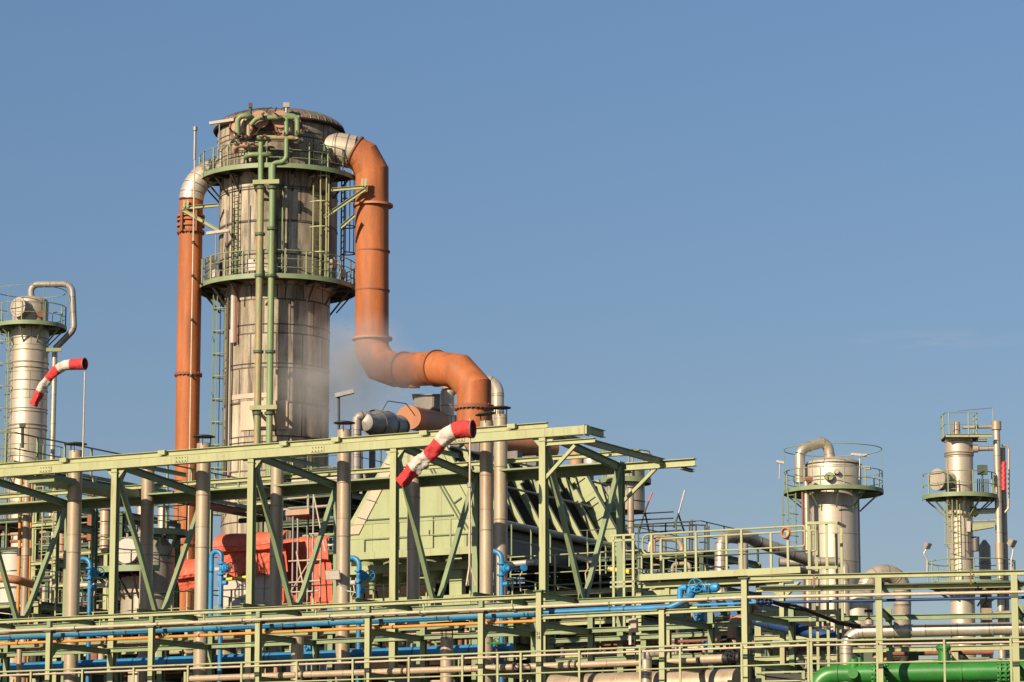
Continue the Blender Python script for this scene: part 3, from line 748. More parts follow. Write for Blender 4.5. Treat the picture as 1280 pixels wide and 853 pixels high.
zc2 = RK.off(-.02).z(931, 743.5)
t = thing('conduit_pipe', V((HINGE.x, HINGE.y, 0)), 'long thin pale conduit running along the front of the rack and bending at right', 'pipe')
pth = [RK.off(-.02).pt(PX0, zcon), RK.off(-.02).pt(931, zcon), RR.off(-.1).pt(1330, zcon)]
q = MB(); q.tube(fillet(pth, 1.2, 6), .043, 12); q.build('pipe', CONDUIT, t)
q = MB(); L = (pth[1] - pth[0]).length; d = 1.0
while d < L: c = pth[1] - U1 * d; flange(q, c, U1, .052, .03, 0, 12); q.beam(c + N1 * .03, c + N1 * .03 - Z * .08, .1, .05, N1); q.cut(); d += 2.8
q.build('clip', DKGREEN, t)
zb2 = RK.off(5.2).z(300, 824.5)
rpipe('blue_pipe', 5.2, zb2, PX0, 640, .165, BLUE, 'thicker blue pipe lower down, partly hidden behind the front rack posts', 3.4)
zbg = RK.off(1.0).z(460, 840.8)
rpipe('beige_pipe', 1.0, zbg, 238, 801, .088, BEIGE, 'beige lagged pipe with dark flanges behind the foreground handrail', 0)
q = MB()
t = bpy.data.objects['beige_pipe']
for px in (376, 508, 647, 717):
    for dd in (-.09, .09): flange(q, RK.off(1).pt(px, zbg) + U1 * dd, U1, .13, .05, 0, 16); q.cut()
q.build('flange', DARK, t)
rpipe('beige_pipe', 1.0, RK.off(1).z(860, 826), 835, 871, .075, BEIGE, 'short beige lagged pipe piece right of the tall rack post', 0)
rpipe('beige_pipe', 1.0, RK.off(1).z(890, 824), 877, 904, .115, BEIGE, 'fat short beige lagged pipe next to a black valve actuator', 0)
q = MB(); a = RK.off(1).P(905, 823); c = RK.off(1).P(925, 822); q.tube([a, c], .13, 14); q.cut(); flange(q, a.lerp(c, .3), U1, .17, .05); q.cut(); handwheel(q, RK.off(.8).P(912, 818), V((0, -1, .6)), .12)
q.cuts = []; one(q, 'valve_actuator', BLACK, 'black valve actuator at the end of the fat beige pipe', 'valve')
# hand rail in front
hr = RK.off(-.6)
ztop = hr.z(460, 822.5); p = hr.pt(400, 0)
hrail = thing('guard_rail', V((p.x, p.y, ztop - 1.15)), 'long pale green handrail in the foreground along the left rack', 'handrail', 'pale green handrails')
q = MB(); q.tube([hr.pt(PX0, ztop), hr.pt(1010, ztop)], .026, 10); q.build('top_rail', GREEN, hrail)
q = MB(); q.tube([hr.pt(PX0, ztop - .1) + N1 * .07, hr.pt(1010, ztop - .1) + N1 * .07], .03, 10); q.build('lower_rail', CONDUIT, hrail)
q = MB(); q.tube([hr.pt(PX0, ztop - .56), hr.pt(1010, ztop - .56)], .02, 8); q.build('mid_rail', GREEN, hrail)
for px in (-95, -28, 38.7, 103, 167, 235, 302, 371, 441, 511, 578, 622, 651, 724, 800, 850, 927, 1010):
    p = hr.pt(px, ztop); q = MB(); q.beam(p, p - Z * 1.3, .055, .03, N1); q.build('rail_post', GREEN, hrail)
q = MB(); q.beam(hr.pt(PX0, ztop - 1.3), hr.pt(1010, ztop - 1.3), .1, .16); q.build('kick_plate', GREEN, hrail)
# walkway the rail stands on
q = MB(); a, b = hr.pt(PX0, ztop - 1.42), hr.pt(1010, ztop - 1.42); q.beam(a + N1 * .6, b + N1 * .6, 1.2, .06)
one(q, 'walkway', GREY, 'grating walkway under the foreground handrail', 'walkway')
# green hand wheel
p = RK.off(-.2).P(621, 804.5); t = thing('wheel_valve', p - Z * .9, 'green flat handwheel on a spindle behind the foreground handrail', 'valve')
q = MB(); handwheel(q, p, V((.05, -.1, 1)), .24, .025); q.build('handwheel', VGREEN, t)
q = MB(); q.tube([p, p - Z * .9], .03, 8); q.build('spindle', DARK, t)

# ------------------------------------------------------------------ blue risers with valves
def riser(px, pytop, off, r, side, lab, vp, thin=None, lever=False):
    pl = RK.off(off); zt_ = pl.z(px, pytop); p = pl.pt(px, zt_)
    t = thing('blue_riser', (p.x, p.y, 0), lab, 'pipe', 'blue risers with valves')
    if thin:
        a = pl.pt(thin, zt_); pts = [V((a.x, a.y, zt_ - 3.0)), a, p, V((p.x, p.y, 0))]
    else:
        a = p - U1 * .5; pts = [a + N1 * .4, a, p, V((p.x, p.y, 0))]
    q = MB(); q.tube(fillet(pts, .24, 5), r, 14); q.build('pipe', BLUE, t)
    zv = pl.z(px, vp); c = V((p.x, p.y, zv)); d = (U1 * .9 - N1 * .3).normalized()
    q = MB(); q.lathe(c, [(0, -.02), (r * 1.2, 0), (r * 1.25, .1), (.12, .14), (.14, .2), (.14, .25), (.08, .28), (.06, .36), (0, .37)], 16, d); q.cut(); flange(q, c + Z * .16, Z, r + .06, .05); q.cut(); flange(q, c - Z * .16, Z, r + .06, .05); q.build('valve_body', BLUEV, t)
    q = MB(); q.tube([c + d * .3, c + d * .46], .03, 8); q.build('valve_stem', BLUEV, t)
    if lever:
        q = MB(); q.beam(c + d * .36, c + d * .36 + U1 * .45 - Z * .02, .06, .05); q.build('lever', BLUEV, t)
        q = MB(); q.lathe(c + d * .36 + U1 * .42, [(0, -.06), (.1, -.06), (.1, .06), (0, .06)], 14, (U1 - N1 * .8)); q.build('limit_switch', BLUEV, t)
    else:
        q = MB(); handwheel(q, c + d * .47, (U1 * .75 - N1 * .65), .15, .014, 5); q.build('handwheel', DARK if px > 200 and px < 300 else BLUEV, t)
    q = MB(); q.lathe(c + U1 * .14 - Z * .42, [(0, -.07), (.07, -.07), (.07, .07), (0, .07)], 10, U1); q.build('drain_cock', BLUEV, t)
    return t
riser(113, 698, 5.5, .068, 1, 'blue riser and valve behind the leftmost vent stack', 717)
riser(277, 689, 4.4, .072, 1, 'blue hairpin riser with black handwheel in front of the orange tarpaulins', 711, thin=264.5)
riser(449, 697, 5.5, .075, 1, 'blue riser with handwheel valve beside the rust-stained vent stack', 721)
riser(627, 689, 5.9, .075, 1, 'blue riser with lever valve right of the two close vent stacks', 712, lever=True)
# horizontal ignition tubes
for a, b, o, r, m, lab in (((99, 732), (135, 731.5), 5.6, .065, WHITE, 'pale horizontal tube right of the leftmost vent stack'), ((281, 725), (310, 721.5), 5.0, .05, YELLOW, 'yellowish horizontal tube beside the blue hairpin riser'),
                        ((436, 729), (447, 728.5), 5.6, .075, WHITE, 'stub of pale tube behind the rust-stained stack'), ((632, 706), (670, 702.5), 6.6, .085, ALU, 'shiny horizontal cylinder right of the lever valve'),
                        ((722, 696), (745, 703), 8.8, .085, ALU2, 'short inclined lagged cylinder under the ribbed hood side'), ((762, 711.5), (795, 716.5), 8.4, .07, YELLOW, 'yellow horizontal tube behind the tall dark gantry leg')):
    pa, pb = RK.off(o).P(*a), RK.off(o).P(*b)
    t = thing('pilot_tube', V((pa.x, pa.y, pa.z)), lab, 'tube')
    q = MB(); q.tube([pa, pb], r, 14); q.build('body', m, t)
    q = MB(); flange(q, pb, pb - pa, r + .02, .05); q.cut(); flange(q, pa, pb - pa, r + .02, .05); q.build('end_cap', GREY, t)
    q = MB(); c = pa.lerp(pb, .5); q.tube(fillet([c, c - Z * .25 + U1 * .05, c - Z * .4 - U1 * .05, c - Z * .8], .1), .02, 8); q.build('feed_line', CONDUIT, t)

# ------------------------------------------------------------------ windsocks
def windsock(px, pyb, pyt, off, sock, wid, lab, base=True, rp=.03):
    pl = RK.off(off); p0 = pl.P(px, pyb); zt_ = pl.z(px, pyt); p1 = V((p0.x, p0.y, zt_)); s = ppm(p0.y, zt_)
    t = thing('windsock', p0, lab, 'windsock', 'red and white windsocks')
    q = MB(); q.tube([p0, p1], [rp * 1.2, rp * .8], 10); q.build('pole', CONDUIT, t)
    if base:
        q = MB()
        for a in (0, 2.1, 4.2): e = V((p0.x + .16 * math.cos(a), p0.y + .16 * math.sin(a), p0.z)); q.beam(e, p0 + Z * .55, .035, .035); q.cut()
        q.build('foot_strut', CONDUIT, t)
        q = MB(); flange(q, p0.lerp(p1, .6), Z, .07, .12, 0, 10); q.build('joint', GREY, t)
    pts = [pl.P(*c) for c in sock]; pts = [p + N1 * (-.05 * i) for i, p in enumerate(pts)]
    # fine path
    n = 64; dense = []
    L = [0]
    for a, b in zip(pts, pts[1:]): L.append(L[-1] + (b - a).length)
    def cat(i, u):
        p = [pts[max(0, min(len(pts) - 1, j))] for j in (i - 1, i, i + 1, i + 2)]
        return .5 * ((2 * p[1]) + (p[2] - p[0]) * u + (2 * p[0] - 5 * p[1] + 4 * p[2] - p[3]) * u * u + (3 * p[1] - p[0] - 3 * p[2] + p[3]) * u ** 3)
    for k in range(n + 1):
        d = L[-1] * k / n; i = max(j for j in range(len(pts) - 1) if L[j] <= d + 1e-9); dense.append(cat(i, (d - L[i]) / (L[i + 1] - L[i])))
    nb = 5
    for bnd in range(nb):
        i0, i1 = round(n * bnd / nb), round(n * (bnd + 1) / nb)
        seg = dense[i0:i1 + 1]; rr = [(wid[0] + (wid[1] - wid[0]) * (i / n)) / 2 / s for i in range(i0, i1 + 1)]
        q = MB(); q.tube(seg, rr, 24, cap=False)
        ph = bnd * .0
        for i, v in enumerate(q.v):       # creases in the cloth
            ring = i // 24; c = seg[ring]; g = (i0 + ring) / n
            amp = .05 + .30 * g
            g2 = g * g; k = 1 + .30 * g * math.cos(4 * 6.283 * (i % 24) / 24 + 9 * g) * (.4 + g) * .6 + amp * (mnoise.noise(v * 6.0) * .9 + .7 * mnoise.noise(V((v.x * 9, v.y * 9, v.z * 17))))
            q.v[i] = c + (v - c) * k
        q.build('red_band' if bnd % 2 == 0 else 'white_band', SOCKR if bnd % 2 == 0 else SOCKW, t)
    d = (dense[0] - dense[1]).normalized()
    q = MB(); q.torus(dense[0], wid[0] / 2 / s, .012, d, 24, 6); q.build('hoop', GREY, t)
    return t
windsock(103.3, 585, 465, 3.6, [(106, 455), (89, 456.5), (79, 459.5), (68, 470), (59, 484), (53, 497), (48.5, 508.5)], (15, 9), 'red and white windsock on the thin pole at far left', base=False, rp=.025)
q = bpy.data.objects['windsock']
windsock(587, 732, 524, -.1, [(591, 536.5), (573, 538), (559, 547), (544.5, 565), (526, 583), (506.5, 606)], (22.5, 14.5), 'bigger red and white windsock on the front pole by the green hood')
# floodlight left of the hood
p = RK.off(3.9).P(416, 719); t = thing('floodlight', V((p.x, p.y, p.z - .5)), 'square grey floodlight on a bent arm beside the rust-stained vent stack', 'floodlight')
flood(t, p, V((-.2, -1, -.35)), GREY, .44); q = MB(); q.tube(fillet([p + V((0, .18, 0)), p + V((.15, .2, -.2)), RK.off(3.9).P(434, 739), RK.off(3.9).P(445, 741)], .1), .025, 8); q.build('arm', GREY, t)

# ------------------------------------------------------------------ ribbed green hood building
HK = RK.off(25.0); HL = 13.0
def hp(px, py, o=0): return RK.off(25.0 + o).P(px, py)
ze = HK.z(597, 649); zbse = HK.z(520, 690); zrg = HK.z(520, 557)
eL, eR = HK.pt(434, ze), HK.pt(597, ze); rL, rR = HK.pt(490, zrg), HK.pt(547, zrg)
bL, bR = HK.pt(437, zbse), HK.pt(597, zbse)
hood = thing('cooler_hood', V((eL.lerp(eR, .5).x, eL.lerp(eR, .5).y, 0)), 'pale green sloping hood building with ribbed dark side behind the gantry', 'industrial hood')
q = MB(); q.poly([V((bL.x, bL.y, zbse)), bR, eR, rR, rL, eL], N1 * .15); q.build('front_panel', HOOD, hood)
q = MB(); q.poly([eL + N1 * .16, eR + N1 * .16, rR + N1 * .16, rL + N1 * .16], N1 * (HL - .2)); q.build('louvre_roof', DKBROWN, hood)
q = MB(); a = hp(437, 669, -.05); b = hp(494, 557, -.05); o_ = U1 * .37; q.poly([a - o_ * .2, a + o_, b + o_ * 1.1, b - o_ * .1], N1 * .045); tr = q.build('edge_panel', CREAM, hood)
q = MB()
for f_ in (.2, .4, .6, .8): c = a.lerp(b, f_); q.beam(c - N1 * .03 - o_ * .1, c - N1 * .03 + o_ + Z * -.12, .015, .02); q.cut()
q.build('panel_joint', DKGREEN, tr)
q = MB()
for (x0, y0, x1, y1) in ((455, 650.5, 567, 644), (537, 585, 581, 662), (541, 585, 586, 662), (568, 629, 577, 622.5), (556, 596, 562, 592), (455, 650, 447, 668)):
    q.beam(hp(x0, y0, -.02), hp(x1, y1, -.02), .05 if y0 - y1 > 3 or x1 - x0 > 40 else .03, .05, N1); q.cut()
q.build('panel_seam', DKGREEN, hood)
q = MB(); a = hp(527, 667, -.05); q.box(a + Z * .0, U1, N1, .95, .07, 1.1); dr_ = q.build('door', HOOD, hood)
q = MB(); q.beam(a + U1 * .35 - N1 * .06 - Z * .1, a + U1 * .35 - N1 * .06 + Z * .1, .03, .03, N1); q.build('handle', DARK, dr_)
sl_ = (eR - rR); sld = sl_.normalized(); nrm = (U1 * (-sld.z) + Z * sld.dot(U1)).normalized()
if nrm.z < 0: nrm = -nrm
q = MB()
nr = 9
for i in range(nr):
    o = .15 + i * 1.55
    if i == 7: continue
    a = rR + N1 * o + nrm * .11; b = eR + N1 * o + nrm * .11
    q.beam(a, b, .15, .22, nrm); c = a.lerp(b, .22 if i % 2 else .3); q.beam(c, c + sld * .55, .17, .5, nrm); q.cut()
q.build('rib', HOOD, hood)
o = .15 + 7 * 1.55 - .6
q = MB(); a = rR + N1 * o + nrm * .33; b = eR + N1 * o + nrm * .33; q.beam(a, b + sld * .6, .28, .66, nrm); wd = q.build('wide_rib', HOOD, hood)
q = MB()
for f_ in (.15, .42, .5, .68): c = a.lerp(b, f_) - N1 * .145; q.beam(c - nrm * .3, c + nrm * .25, .02, .08, N1); q.cut()
q.build('slot', DKGREEN, wd)
q = MB()
for f_ in (.08, .5): a = rR.lerp(eR, f_) + nrm * .27; q.tube([a + N1 * .2, a + N1 * HL], .045, 8); q.cut()
q.build('purlin', GREY, hood)
q = MB(); q.tube([eR + U1 * .12 - N1 * .1, eR + U1 * .12 + N1 * (HL + .3)], .14, 12); q.build('gutter', GREY, hood)
q = MB()
for i in range(9): a = rR + N1 * (.4 + i * 1.5) - U1 * .3 + Z * .1; q.box(a + Z * .2, U1, N1, .5, .4, .4); q.cut()
q.build('motor', DKGREY, hood)
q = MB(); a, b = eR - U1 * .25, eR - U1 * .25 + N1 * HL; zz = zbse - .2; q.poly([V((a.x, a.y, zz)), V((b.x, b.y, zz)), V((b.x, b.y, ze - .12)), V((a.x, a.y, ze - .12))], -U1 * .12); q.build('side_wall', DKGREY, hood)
q = MB(); a = V((eR.x, eR.y, zbse - .35)) + U1 * .5; q.beam(a, a + N1 * HL, 1.6, .1); q.build('side_gallery', DARK, hood)
q = MB(); rail(q, [a + U1 * .75 + N1 * .2 + Z * .05, a + U1 * .75 + N1 * HL + Z * .05], 1.1, 1.5, .02, False); q.build('guard_rail', GREEN2, hood)
f0, f1 = hp(434, 692, -1.0), hp(598, 686.5, -1.0); f0.z = f1.z = zbse - .1
q = MB(); q.beam(f0 + N1 * .5, f1 + N1 * .5, 1.0, .06); fl = q.build('front_gallery', DARK, hood)
q = MB(); q.beam(f0 - N1 * .02 - Z * .06, f1 - N1 * .02 - Z * .06, .03, .26); q.build('edge_plate', HOOD, fl)
q = MB(); rail(q, [f0 + Z * .03 + N1 * .04, f1 + Z * .03 + N1 * .04], 1.05, 2.1, .022, False); q.build('guard_rail', HOOD, fl)
q = MB()
for px in (466, 497, 541, 575): 
    c = hp(px, 703, 1.0); q.lathe(V((c.x, c.y, zbse - .15)), [(.62, 0), (.55, -.2), (.12, -.85), (.12, -1.2), (0, -1.2)], 12); q.cut()
q.build('hopper', HOOD, hood)
for (py, oo, hh) in ((708, .4, .3), (719, 1.6, .35)):
    q = MB(); a = HK.off(oo).pt(432, HK.z(520, py)); b = HK.off(oo).pt(600, HK.z(520, py)); q.beam(a, b, .2, hh); q.build('sill_beam', HOOD, hood)
q = MB(); z_ = HK.z(520, 722)
for px in (437, 572, 597): c = HK.off(.6).pt(px, z_); q.beam(V((c.x, c.y, 0)), c + Z * .8, .5 if px == 572 else .3, .3, N1); q.cut()
q.build('leg', HOOD, hood)
q = MB(); a, b = HK.off(5).pt(425, 0), HK.off(5).pt(602, 0); q.poly([V((a.x, a.y, 0)), V((b.x, b.y, 0)), V((b.x, b.y, ze - .1)), V((a.x, a.y, ze - .1))], N1 * .2); q.build('shade_back_sheet', DKBROWN, hood)  # dark sheet added behind the hoppers for the shade in the cavity
q = MB(); a, b = HK.off(.5).pt(430, HK.z(520, 757)), HK.off(.5).pt(640, HK.z(520, 757)); q.beam(a, b, .3, .7); q.build('base_beam', HOOD, hood)

# ------------------------------------------------------------------ vessels and pipes seen above the gantry
def vessel(name, px, pyt, pyb, Y, wpx, m, lab, cat='vessel', dome=.35, cone=0, band=True, bottom=None, group=None):
    za, zb = zat(pyt, Y), (zat(pyb, Y) if bottom is None else bottom); X = xat(px, Y, (za + zb) / 2); s = ppm(Y, za); r = wpx / 2 / s
    t = thing(name, (X, Y, zb), lab, cat, group)
    c = V((X, Y, 0)); q = MB()
    if cone: pr = [(r, zb), (r, za - cone)] + [(r * .25, za), (0, za)]
    else: pr = [(r, zb), (r, za - r * dome)] + [(r * math.cos(R(90 * i / 7)), za - r * dome + r * dome * math.sin(R(90 * i / 7))) for i in range(1, 8)]
    q.lathe(c, pr, 36); q.build('shell', m, t)
    if band:
        q = MB(); z = za - r * dome - (cone or 0)
        while z > max(zb, za - 9): q.torus(c + Z * z, r + .006, .022, Z, 32, 5); z -= 1.4; q.cut()
        q.build('girth_band', DKGREY, t)
    return t, c, r
def pipe(name, pts, wpx, m, lab, cat='pipe', fil=.5, bands=0, n=16, sharp=38, endflange=True):
    P = [at(*p) for p in pts]; s = ppm(P[0].y, P[0].z); r = wpx / 2 / s
    base = min(P, key=lambda p: p.z); t = thing(name, base, lab, cat)
    path = fillet(P, fil, 6); q = MB(); q.tube(path, r, n); q.build('pipe', m, t, sharp=sharp)
    if bands:
        q = MB(); acc = 0
        for a, b in zip(path, path[1:]):
            l = (b - a).length; d = (b - a)
            while acc <= l and l > .02: flange(q, a + d * (acc / l), d, r + .01, .025, 0, n); q.cut(); acc += bands
            acc -= l
        if q.f: q.build('band', DKGREY, t)
    return t
def gtobase(p): return
pipe('lagged_header', [(446, 600, 127), (446, 523, 127), (453, 519, 127), (462, 521, 127.3)], 12, GREYLAG, 'grey lagged pipe elbow at the left end of the bulging grey drum', fil=.25, bands=.5)
a, b = at(456, 528, 127), at(503, 534, 131); d_ = (b - a).normalized(); L_ = (b - a).length; k_ = ppm(127.0, a.z)
t = thing('lagged_drum', a.lerp(b, .5) - Z * .6, 'bulging grey lagged drum lying above the beam left of the orange drum', 'vessel')
q = MB(); q.lathe(a, [(0, -.1), (8 / k_, -.06), (11 / k_, 0), (12 / k_, L_ * .15), (16.5 / k_, L_ * .26), (17.5 / k_, L_ * .42), (17 / k_, L_ * .58), (13 / k_, L_ * .68), (12.5 / k_, L_ * .82), (13.5 / k_, L_ * .9), (11 / k_, L_), (0, L_ + .05)], 28, d_); q.build('shell', GREYLAG, t)
q = MB()
for f_, r_ in ((.26, 17), (.58, 17.4), (.9, 14)): q.torus(a + d_ * L_ * f_, r_ / k_, .025, d_, 28, 5); q.cut()
q.build('girth_band', DKGREY, t)
q = MB(); q.tube(fillet([a.lerp(b, .45) + Z * .55, a.lerp(b, .6) + Z * 1.0, a.lerp(b, 1.1) + Z * 1.0, a.lerp(b, 1.35) + Z * .55], .4), .02, 6); q.build('loop_wire', DKGREY, t)
for f_ in (.2, .8): c = a.lerp(b, f_); q = MB(); q.beam(c - Z * .35, c - Z * 2.6, .25, .3); q.build('support', DKGREY, t)
pipe('lagged_drop_pipe', [(442, 536, 127), (442, 600, 127)], 9, DKGREY, 'thin sooty drop pipe beside the cream edge of the green hood')
t = thing('fan_box', at(535, 515, 152.5), 'grey rectangular box on top behind the dusty orange drum', 'box')
q = MB(); a, b = at(518, 505.5, 152.5), at(554, 505.5, 152.5); q.beam(a, b, 1.3, 18 / 26.6); q.build('casing', GREYLAG, t); q = MB(); q.beam(a + Z * .36 - X_ * .1, b + Z * .36 + X_ * .1, 1.5, .06); q.build('lid', GREY, t)
q = MB(); q.beam(at(523, 514, 152.3), at(523, 530, 152.3), .1, .1); q.cut(); q.beam(at(549, 514, 152.3), at(549, 530, 152.3), .1, .1); q.build('leg', DKGREY, t)
pipe('silver_pipe', [(559, 560, 150.5), (559, 489, 150.5), (572, 481, 150.5), (592, 476, 150.5)], 18, ALU, 'silver lagged pipe rising behind the orange duct elbow, left side', fil=.6, bands=1.0)
pipe('silver_pipe', [(592, 476, 150.5), (622, 478, 150.5), (622, 575, 150.5)], 16, ALU, 'silver lagged elbow curving down right behind the orange duct', fil=1.6, bands=.8)
t = thing('lamp_post', at(423.5, 560, 127), 'tilted lamp head on a thin post between the column and orange duct', 'lamp')
q = MB(); q.tube([at(423.5, 620, 127), at(423.5, 496, 127)], .05, 8); q.build('post', DARK, t)
q = MB(); q.beam(at(419, 495, 127), at(442, 489.5, 127), .3, .16); q.build('lamp_head', GREY, t)
pipe('brown_header', [(600, 553, 128), (690, 561, 131)], 26, ORANGE2, 'dusky brown horizontal duct tucked under the gantry beam near its right end', n=24)

# ------------------------------------------------------------------ tarpaulins
def sheet(nu, nv, fn, th, m, name, label):
    q = MB()
    P = [[fn(i / nu, j / nv) for j in range(nv + 1)] for i in range(nu + 1)]
    for off in (0, 1):
        for i in range(nu + 1):
            for j in range(nv + 1): q.v.append(P[i][j] + N1 * th * off)
    k = (nu + 1) * (nv + 1); I = lambda i, j, o: o * k + i * (nv + 1) + j
    for i in range(nu):
        for j in range(nv):
            q.quad([I(i, j, 0), I(i + 1, j, 0), I(i + 1, j + 1, 0), I(i, j + 1, 0)]); q.quad([I(i, j, 1), I(i, j + 1, 1), I(i + 1, j + 1, 1), I(i + 1, j, 1)])
    for i in range(nu):
        for j in (0, nv): q.quad([I(i, j, 0), I(i, j, 1), I(i + 1, j, 1), I(i + 1, j, 0)])
    for j in range(nv):
        for i in (0, nu): q.quad([I(i, j, 0), I(i, j + 1, 0), I(i, j + 1, 1), I(i, j, 1)])
    return one(q, name, m, label, 'tarpaulin', 'orange tarpaulins')
TP = RK.off(28.0)
def tarpfn(px0, px1, pyt, pyb, bulge, sd, raise_=0, ragged=.3):
    zt_, zb_ = TP.z((px0 + px1) / 2, pyt), TP.z((px0 + px1) / 2, pyb); a, b = TP.pt(px0, 0), TP.pt(px1, 0)
    def fn(u, v):
        p = a.lerp(b, u); h = zt_ - zb_
        if v < .25: t = R(90) * (v / .25); dz = -bulge * (1 - math.sin(t)) * 0 - bulge * .55 * (1 - math.cos(t)); dn = bulge * (1 - math.sin(t))
        else: s = (v - .25) / .75; dz = -bulge * .55 - (h - bulge * .55) * s * (1 + ragged * mnoise.noise(V((u * 6 + sd, 2, 0))) * (s > .8)); dn = .25 * s * (1 if s > .12 else 0) + (.22 if s > .28 else 0)
        w = mnoise.noise(V((u * 9 + sd, v * 1.5, sd))) * .055 + mnoise.noise(V((u * 26 + sd, v * 4, sd))) * .03 + mnoise.noise(V((u * 12 + v * 8, v * 5, sd))) * .035
        return V((p.x, p.y, zt_ + dz + .07 * mnoise.noise(V((u * 4, sd, 0))))) + N1 * (dn + w)
    return fn
sheet(70, 60, tarpfn(259, 346, 664, 716, .75, 3.1, ragged=.2), .03, TARP, 'tarpaulin', 'bright orange-red tarpaulin draped over the white box below the column')
sheet(24, 60, tarpfn(329, 342, 690, 752, .3, 9.7), .03, TARP, 'tarpaulin', 'narrow hanging strip of orange-red tarpaulin at the right edge of the white box')
sheet(40, 40, tarpfn(208, 246, 694, 735, 1.3, 6.3), .03, TARP, 'tarpaulin', 'small orange tarpaulin wrapped across the lower left orange duct')
TP = RK.off(29.5)
sheet(40, 50, tarpfn(347, 404, 671, 760, .4, 14.2, ragged=.1), .03, TARP, 'tarpaulin', 'shaded dark red tarpaulin hanging behind the scaffold tubes')
TP = RK.off(28.0)
t = thing('white_box', TP.pt(300, 0), 'white box-like housing under the orange-red tarpaulin', 'housing')
a, b = RK.off(28.9).pt(266, 0), RK.off(28.9).pt(337, 0); z0 = TP.z(300, 708)
q = MB(); q.poly([a, b, b + Z * z0, a + Z * z0], N1 * 3); q.build('housing_wall', WHITE, t)
q = MB(); q.beam(a + Z * (z0 + .02) - N1 * .12, b + Z * (z0 + .02) - N1 * .12, .3, .12); q.build('cornice', WHITE, t)
for px in (290, 318): c = RK.off(28.9).P(px, 740); q = MB(); q.box(c - N1 * .02, U1, N1, .9, .06, 1.6); q.build('hatch', WHITE, t)

# ------------------------------------------------------------------ scaffold in front of dark tarpaulin
sp = RK.off(27.0); z0 = sp.z(380, 860)
scf = thing('scaffold', sp.pt(380, z0), 'tubular scaffold with a salmon toe board right of the orange tarpaulins', 'scaffold')
q = MB()
for px, yt, o in ((364, 640, 0), (370, 640, 1.2), (389.5, 600, 0), (399, 655, 1.2), (383, 590, 1.2)):
    p = RK.off(27 + o).pt(px, z0); q.tube([p, V((p.x, p.y, RK.off(27 + o).z(px, yt)))], .035, 8); q.cut()
q.build('standard', GREY, scf)
q = MB()
for (x0, y0, x1, y1) in ((362, 702, 403, 700), (358, 729, 402, 726), (365, 740, 388, 703), (388, 668, 404, 667), (361, 624, 386, 622), (360, 741, 400, 739), (392, 612, 408, 690), (372, 690, 380, 730), (395, 634, 415, 632)):
    q.tube([sp.P(x0, y0) - N1 * .08, sp.P(x1, y1) - N1 * .08], .03, 7); q.cut()
q.build('ledger', CONDUIT, scf)
q = MB(); a, b = sp.P(359, 645), sp.P(388, 643); q.beam(a + N1 * .6, b + N1 * .6, 1.3, .06); q.build('plank', DARK, scf)
q = MB(); q.beam(a - N1 * .08 + Z * .1, b - N1 * .08 + Z * .1, .04, .2); q.build('toe_board', SALMON, scf)

# ------------------------------------------------------------------ round vessel and neighbours at left
t, c, r = vessel('round_tank', 181, 660, 853, 118, 66, ALU2, 'round metal tank with a big pale manhole disc left of the orange duct', 'tank', cone=.75, bottom=0)
ring_platform(t, c, r + .02, r + 1.1, zat(710, 118 - r - 1), R(-190), R(-72), 1.1, 30, nb=6, bm=DARK)
p = at(160, 689, 118 - r - .05); q = MB(); d = V((-.35, -1, 0)).normalized(); q.lathe(p - d * .3, [(.40, 0), (.40, .25), (.46, .25), (.46, .42), (0, .42)], 28, d); q.build('manhole', WHITE, t)
ring_platform(t, V((c.x + .62, c.y - .3, 0)), .25, .85, zat(664, 117), 0, 2 * math.pi, 1.1, 18, nb=4)
vessel('rusty_stack', 115, 600, 676, 122, 11.5, RUST, 'rust-red pipe stack between leftmost vent stack and gantry leg', 'stack', dome=.05, band=False)
vessel('lagged_column', 203, 632, 700, 128, 12, ALU2, 'small lagged column top with dark ring above the round tank', 'column', dome=.4)
vessel('lagged_column', 176, 632, 670, 130, 9, BEIGE, 'thin beige lagged column above the round tank roof', 'column', dome=.2)
vessel('lagged_column', 131, 635, 720, 124, 13, BEIGE, 'short beige lagged column right of the rust-red stack', 'column', dome=.5)
vessel('lagged_column', 62, 610, 850, 128, 7, ALU2, 'pale lagged column behind the green access frame at left', 'column', dome=.3, bottom=0)
vessel('lagged_column', 71, 665, 850, 126, 9, SALMON, 'brownish lagged column at left beside the slanted brace', 'column', dome=.2, bottom=0)
vessel('squat_vessel', 12, 690, 850, 130, 36, WHITE, 'squat pale ringed vessel at the left edge', 'vessel', dome=.2, bottom=0)
for px, yt, w_, m, lab in ((26.5, 596, 4.2, YEL, 'bright orange vertical pipe at far left'), (34.5, 597, 9.5, STACK, 'beige vertical pipe between two orange ones at far left'), (40.2, 600, 2.2, YEL, 'thin orange vertical pipe right of the beige one at far left')):
    pl = RK.off(9.5); p = pl.pt(px, pl.z(px, yt)); t = thing('vertical_pipe', (p.x, p.y, 0), lab, 'pipe'); q = MB(); q.tube([V((p.x, p.y, 0)), p], w_ / 2 / ppm(p.y, p.z), 14); q.build('pipe', m, t)
    q = MB()
    for yy in (640, 690): c = V((p.x, p.y, pl.z(px, yy))); flange(q, c, Z, w_ / 2 / ppm(p.y, p.z) + .02, .25, 0, 14); q.cut()
    q.build('sleeve', DARK if m is YEL else BEIGE, t)
pl = RK.off(6.2); a = pl.P(-60, 720); b = pl.P(17, 724); q = MB(); q.tube(fillet([a, b, b + N1 * 1.2 - Z * .1], .3), .13, 16); one(q, 'brown_pipe', ORANGE2, 'brown-orange horizontal pipe end at the left edge', 'pipe')

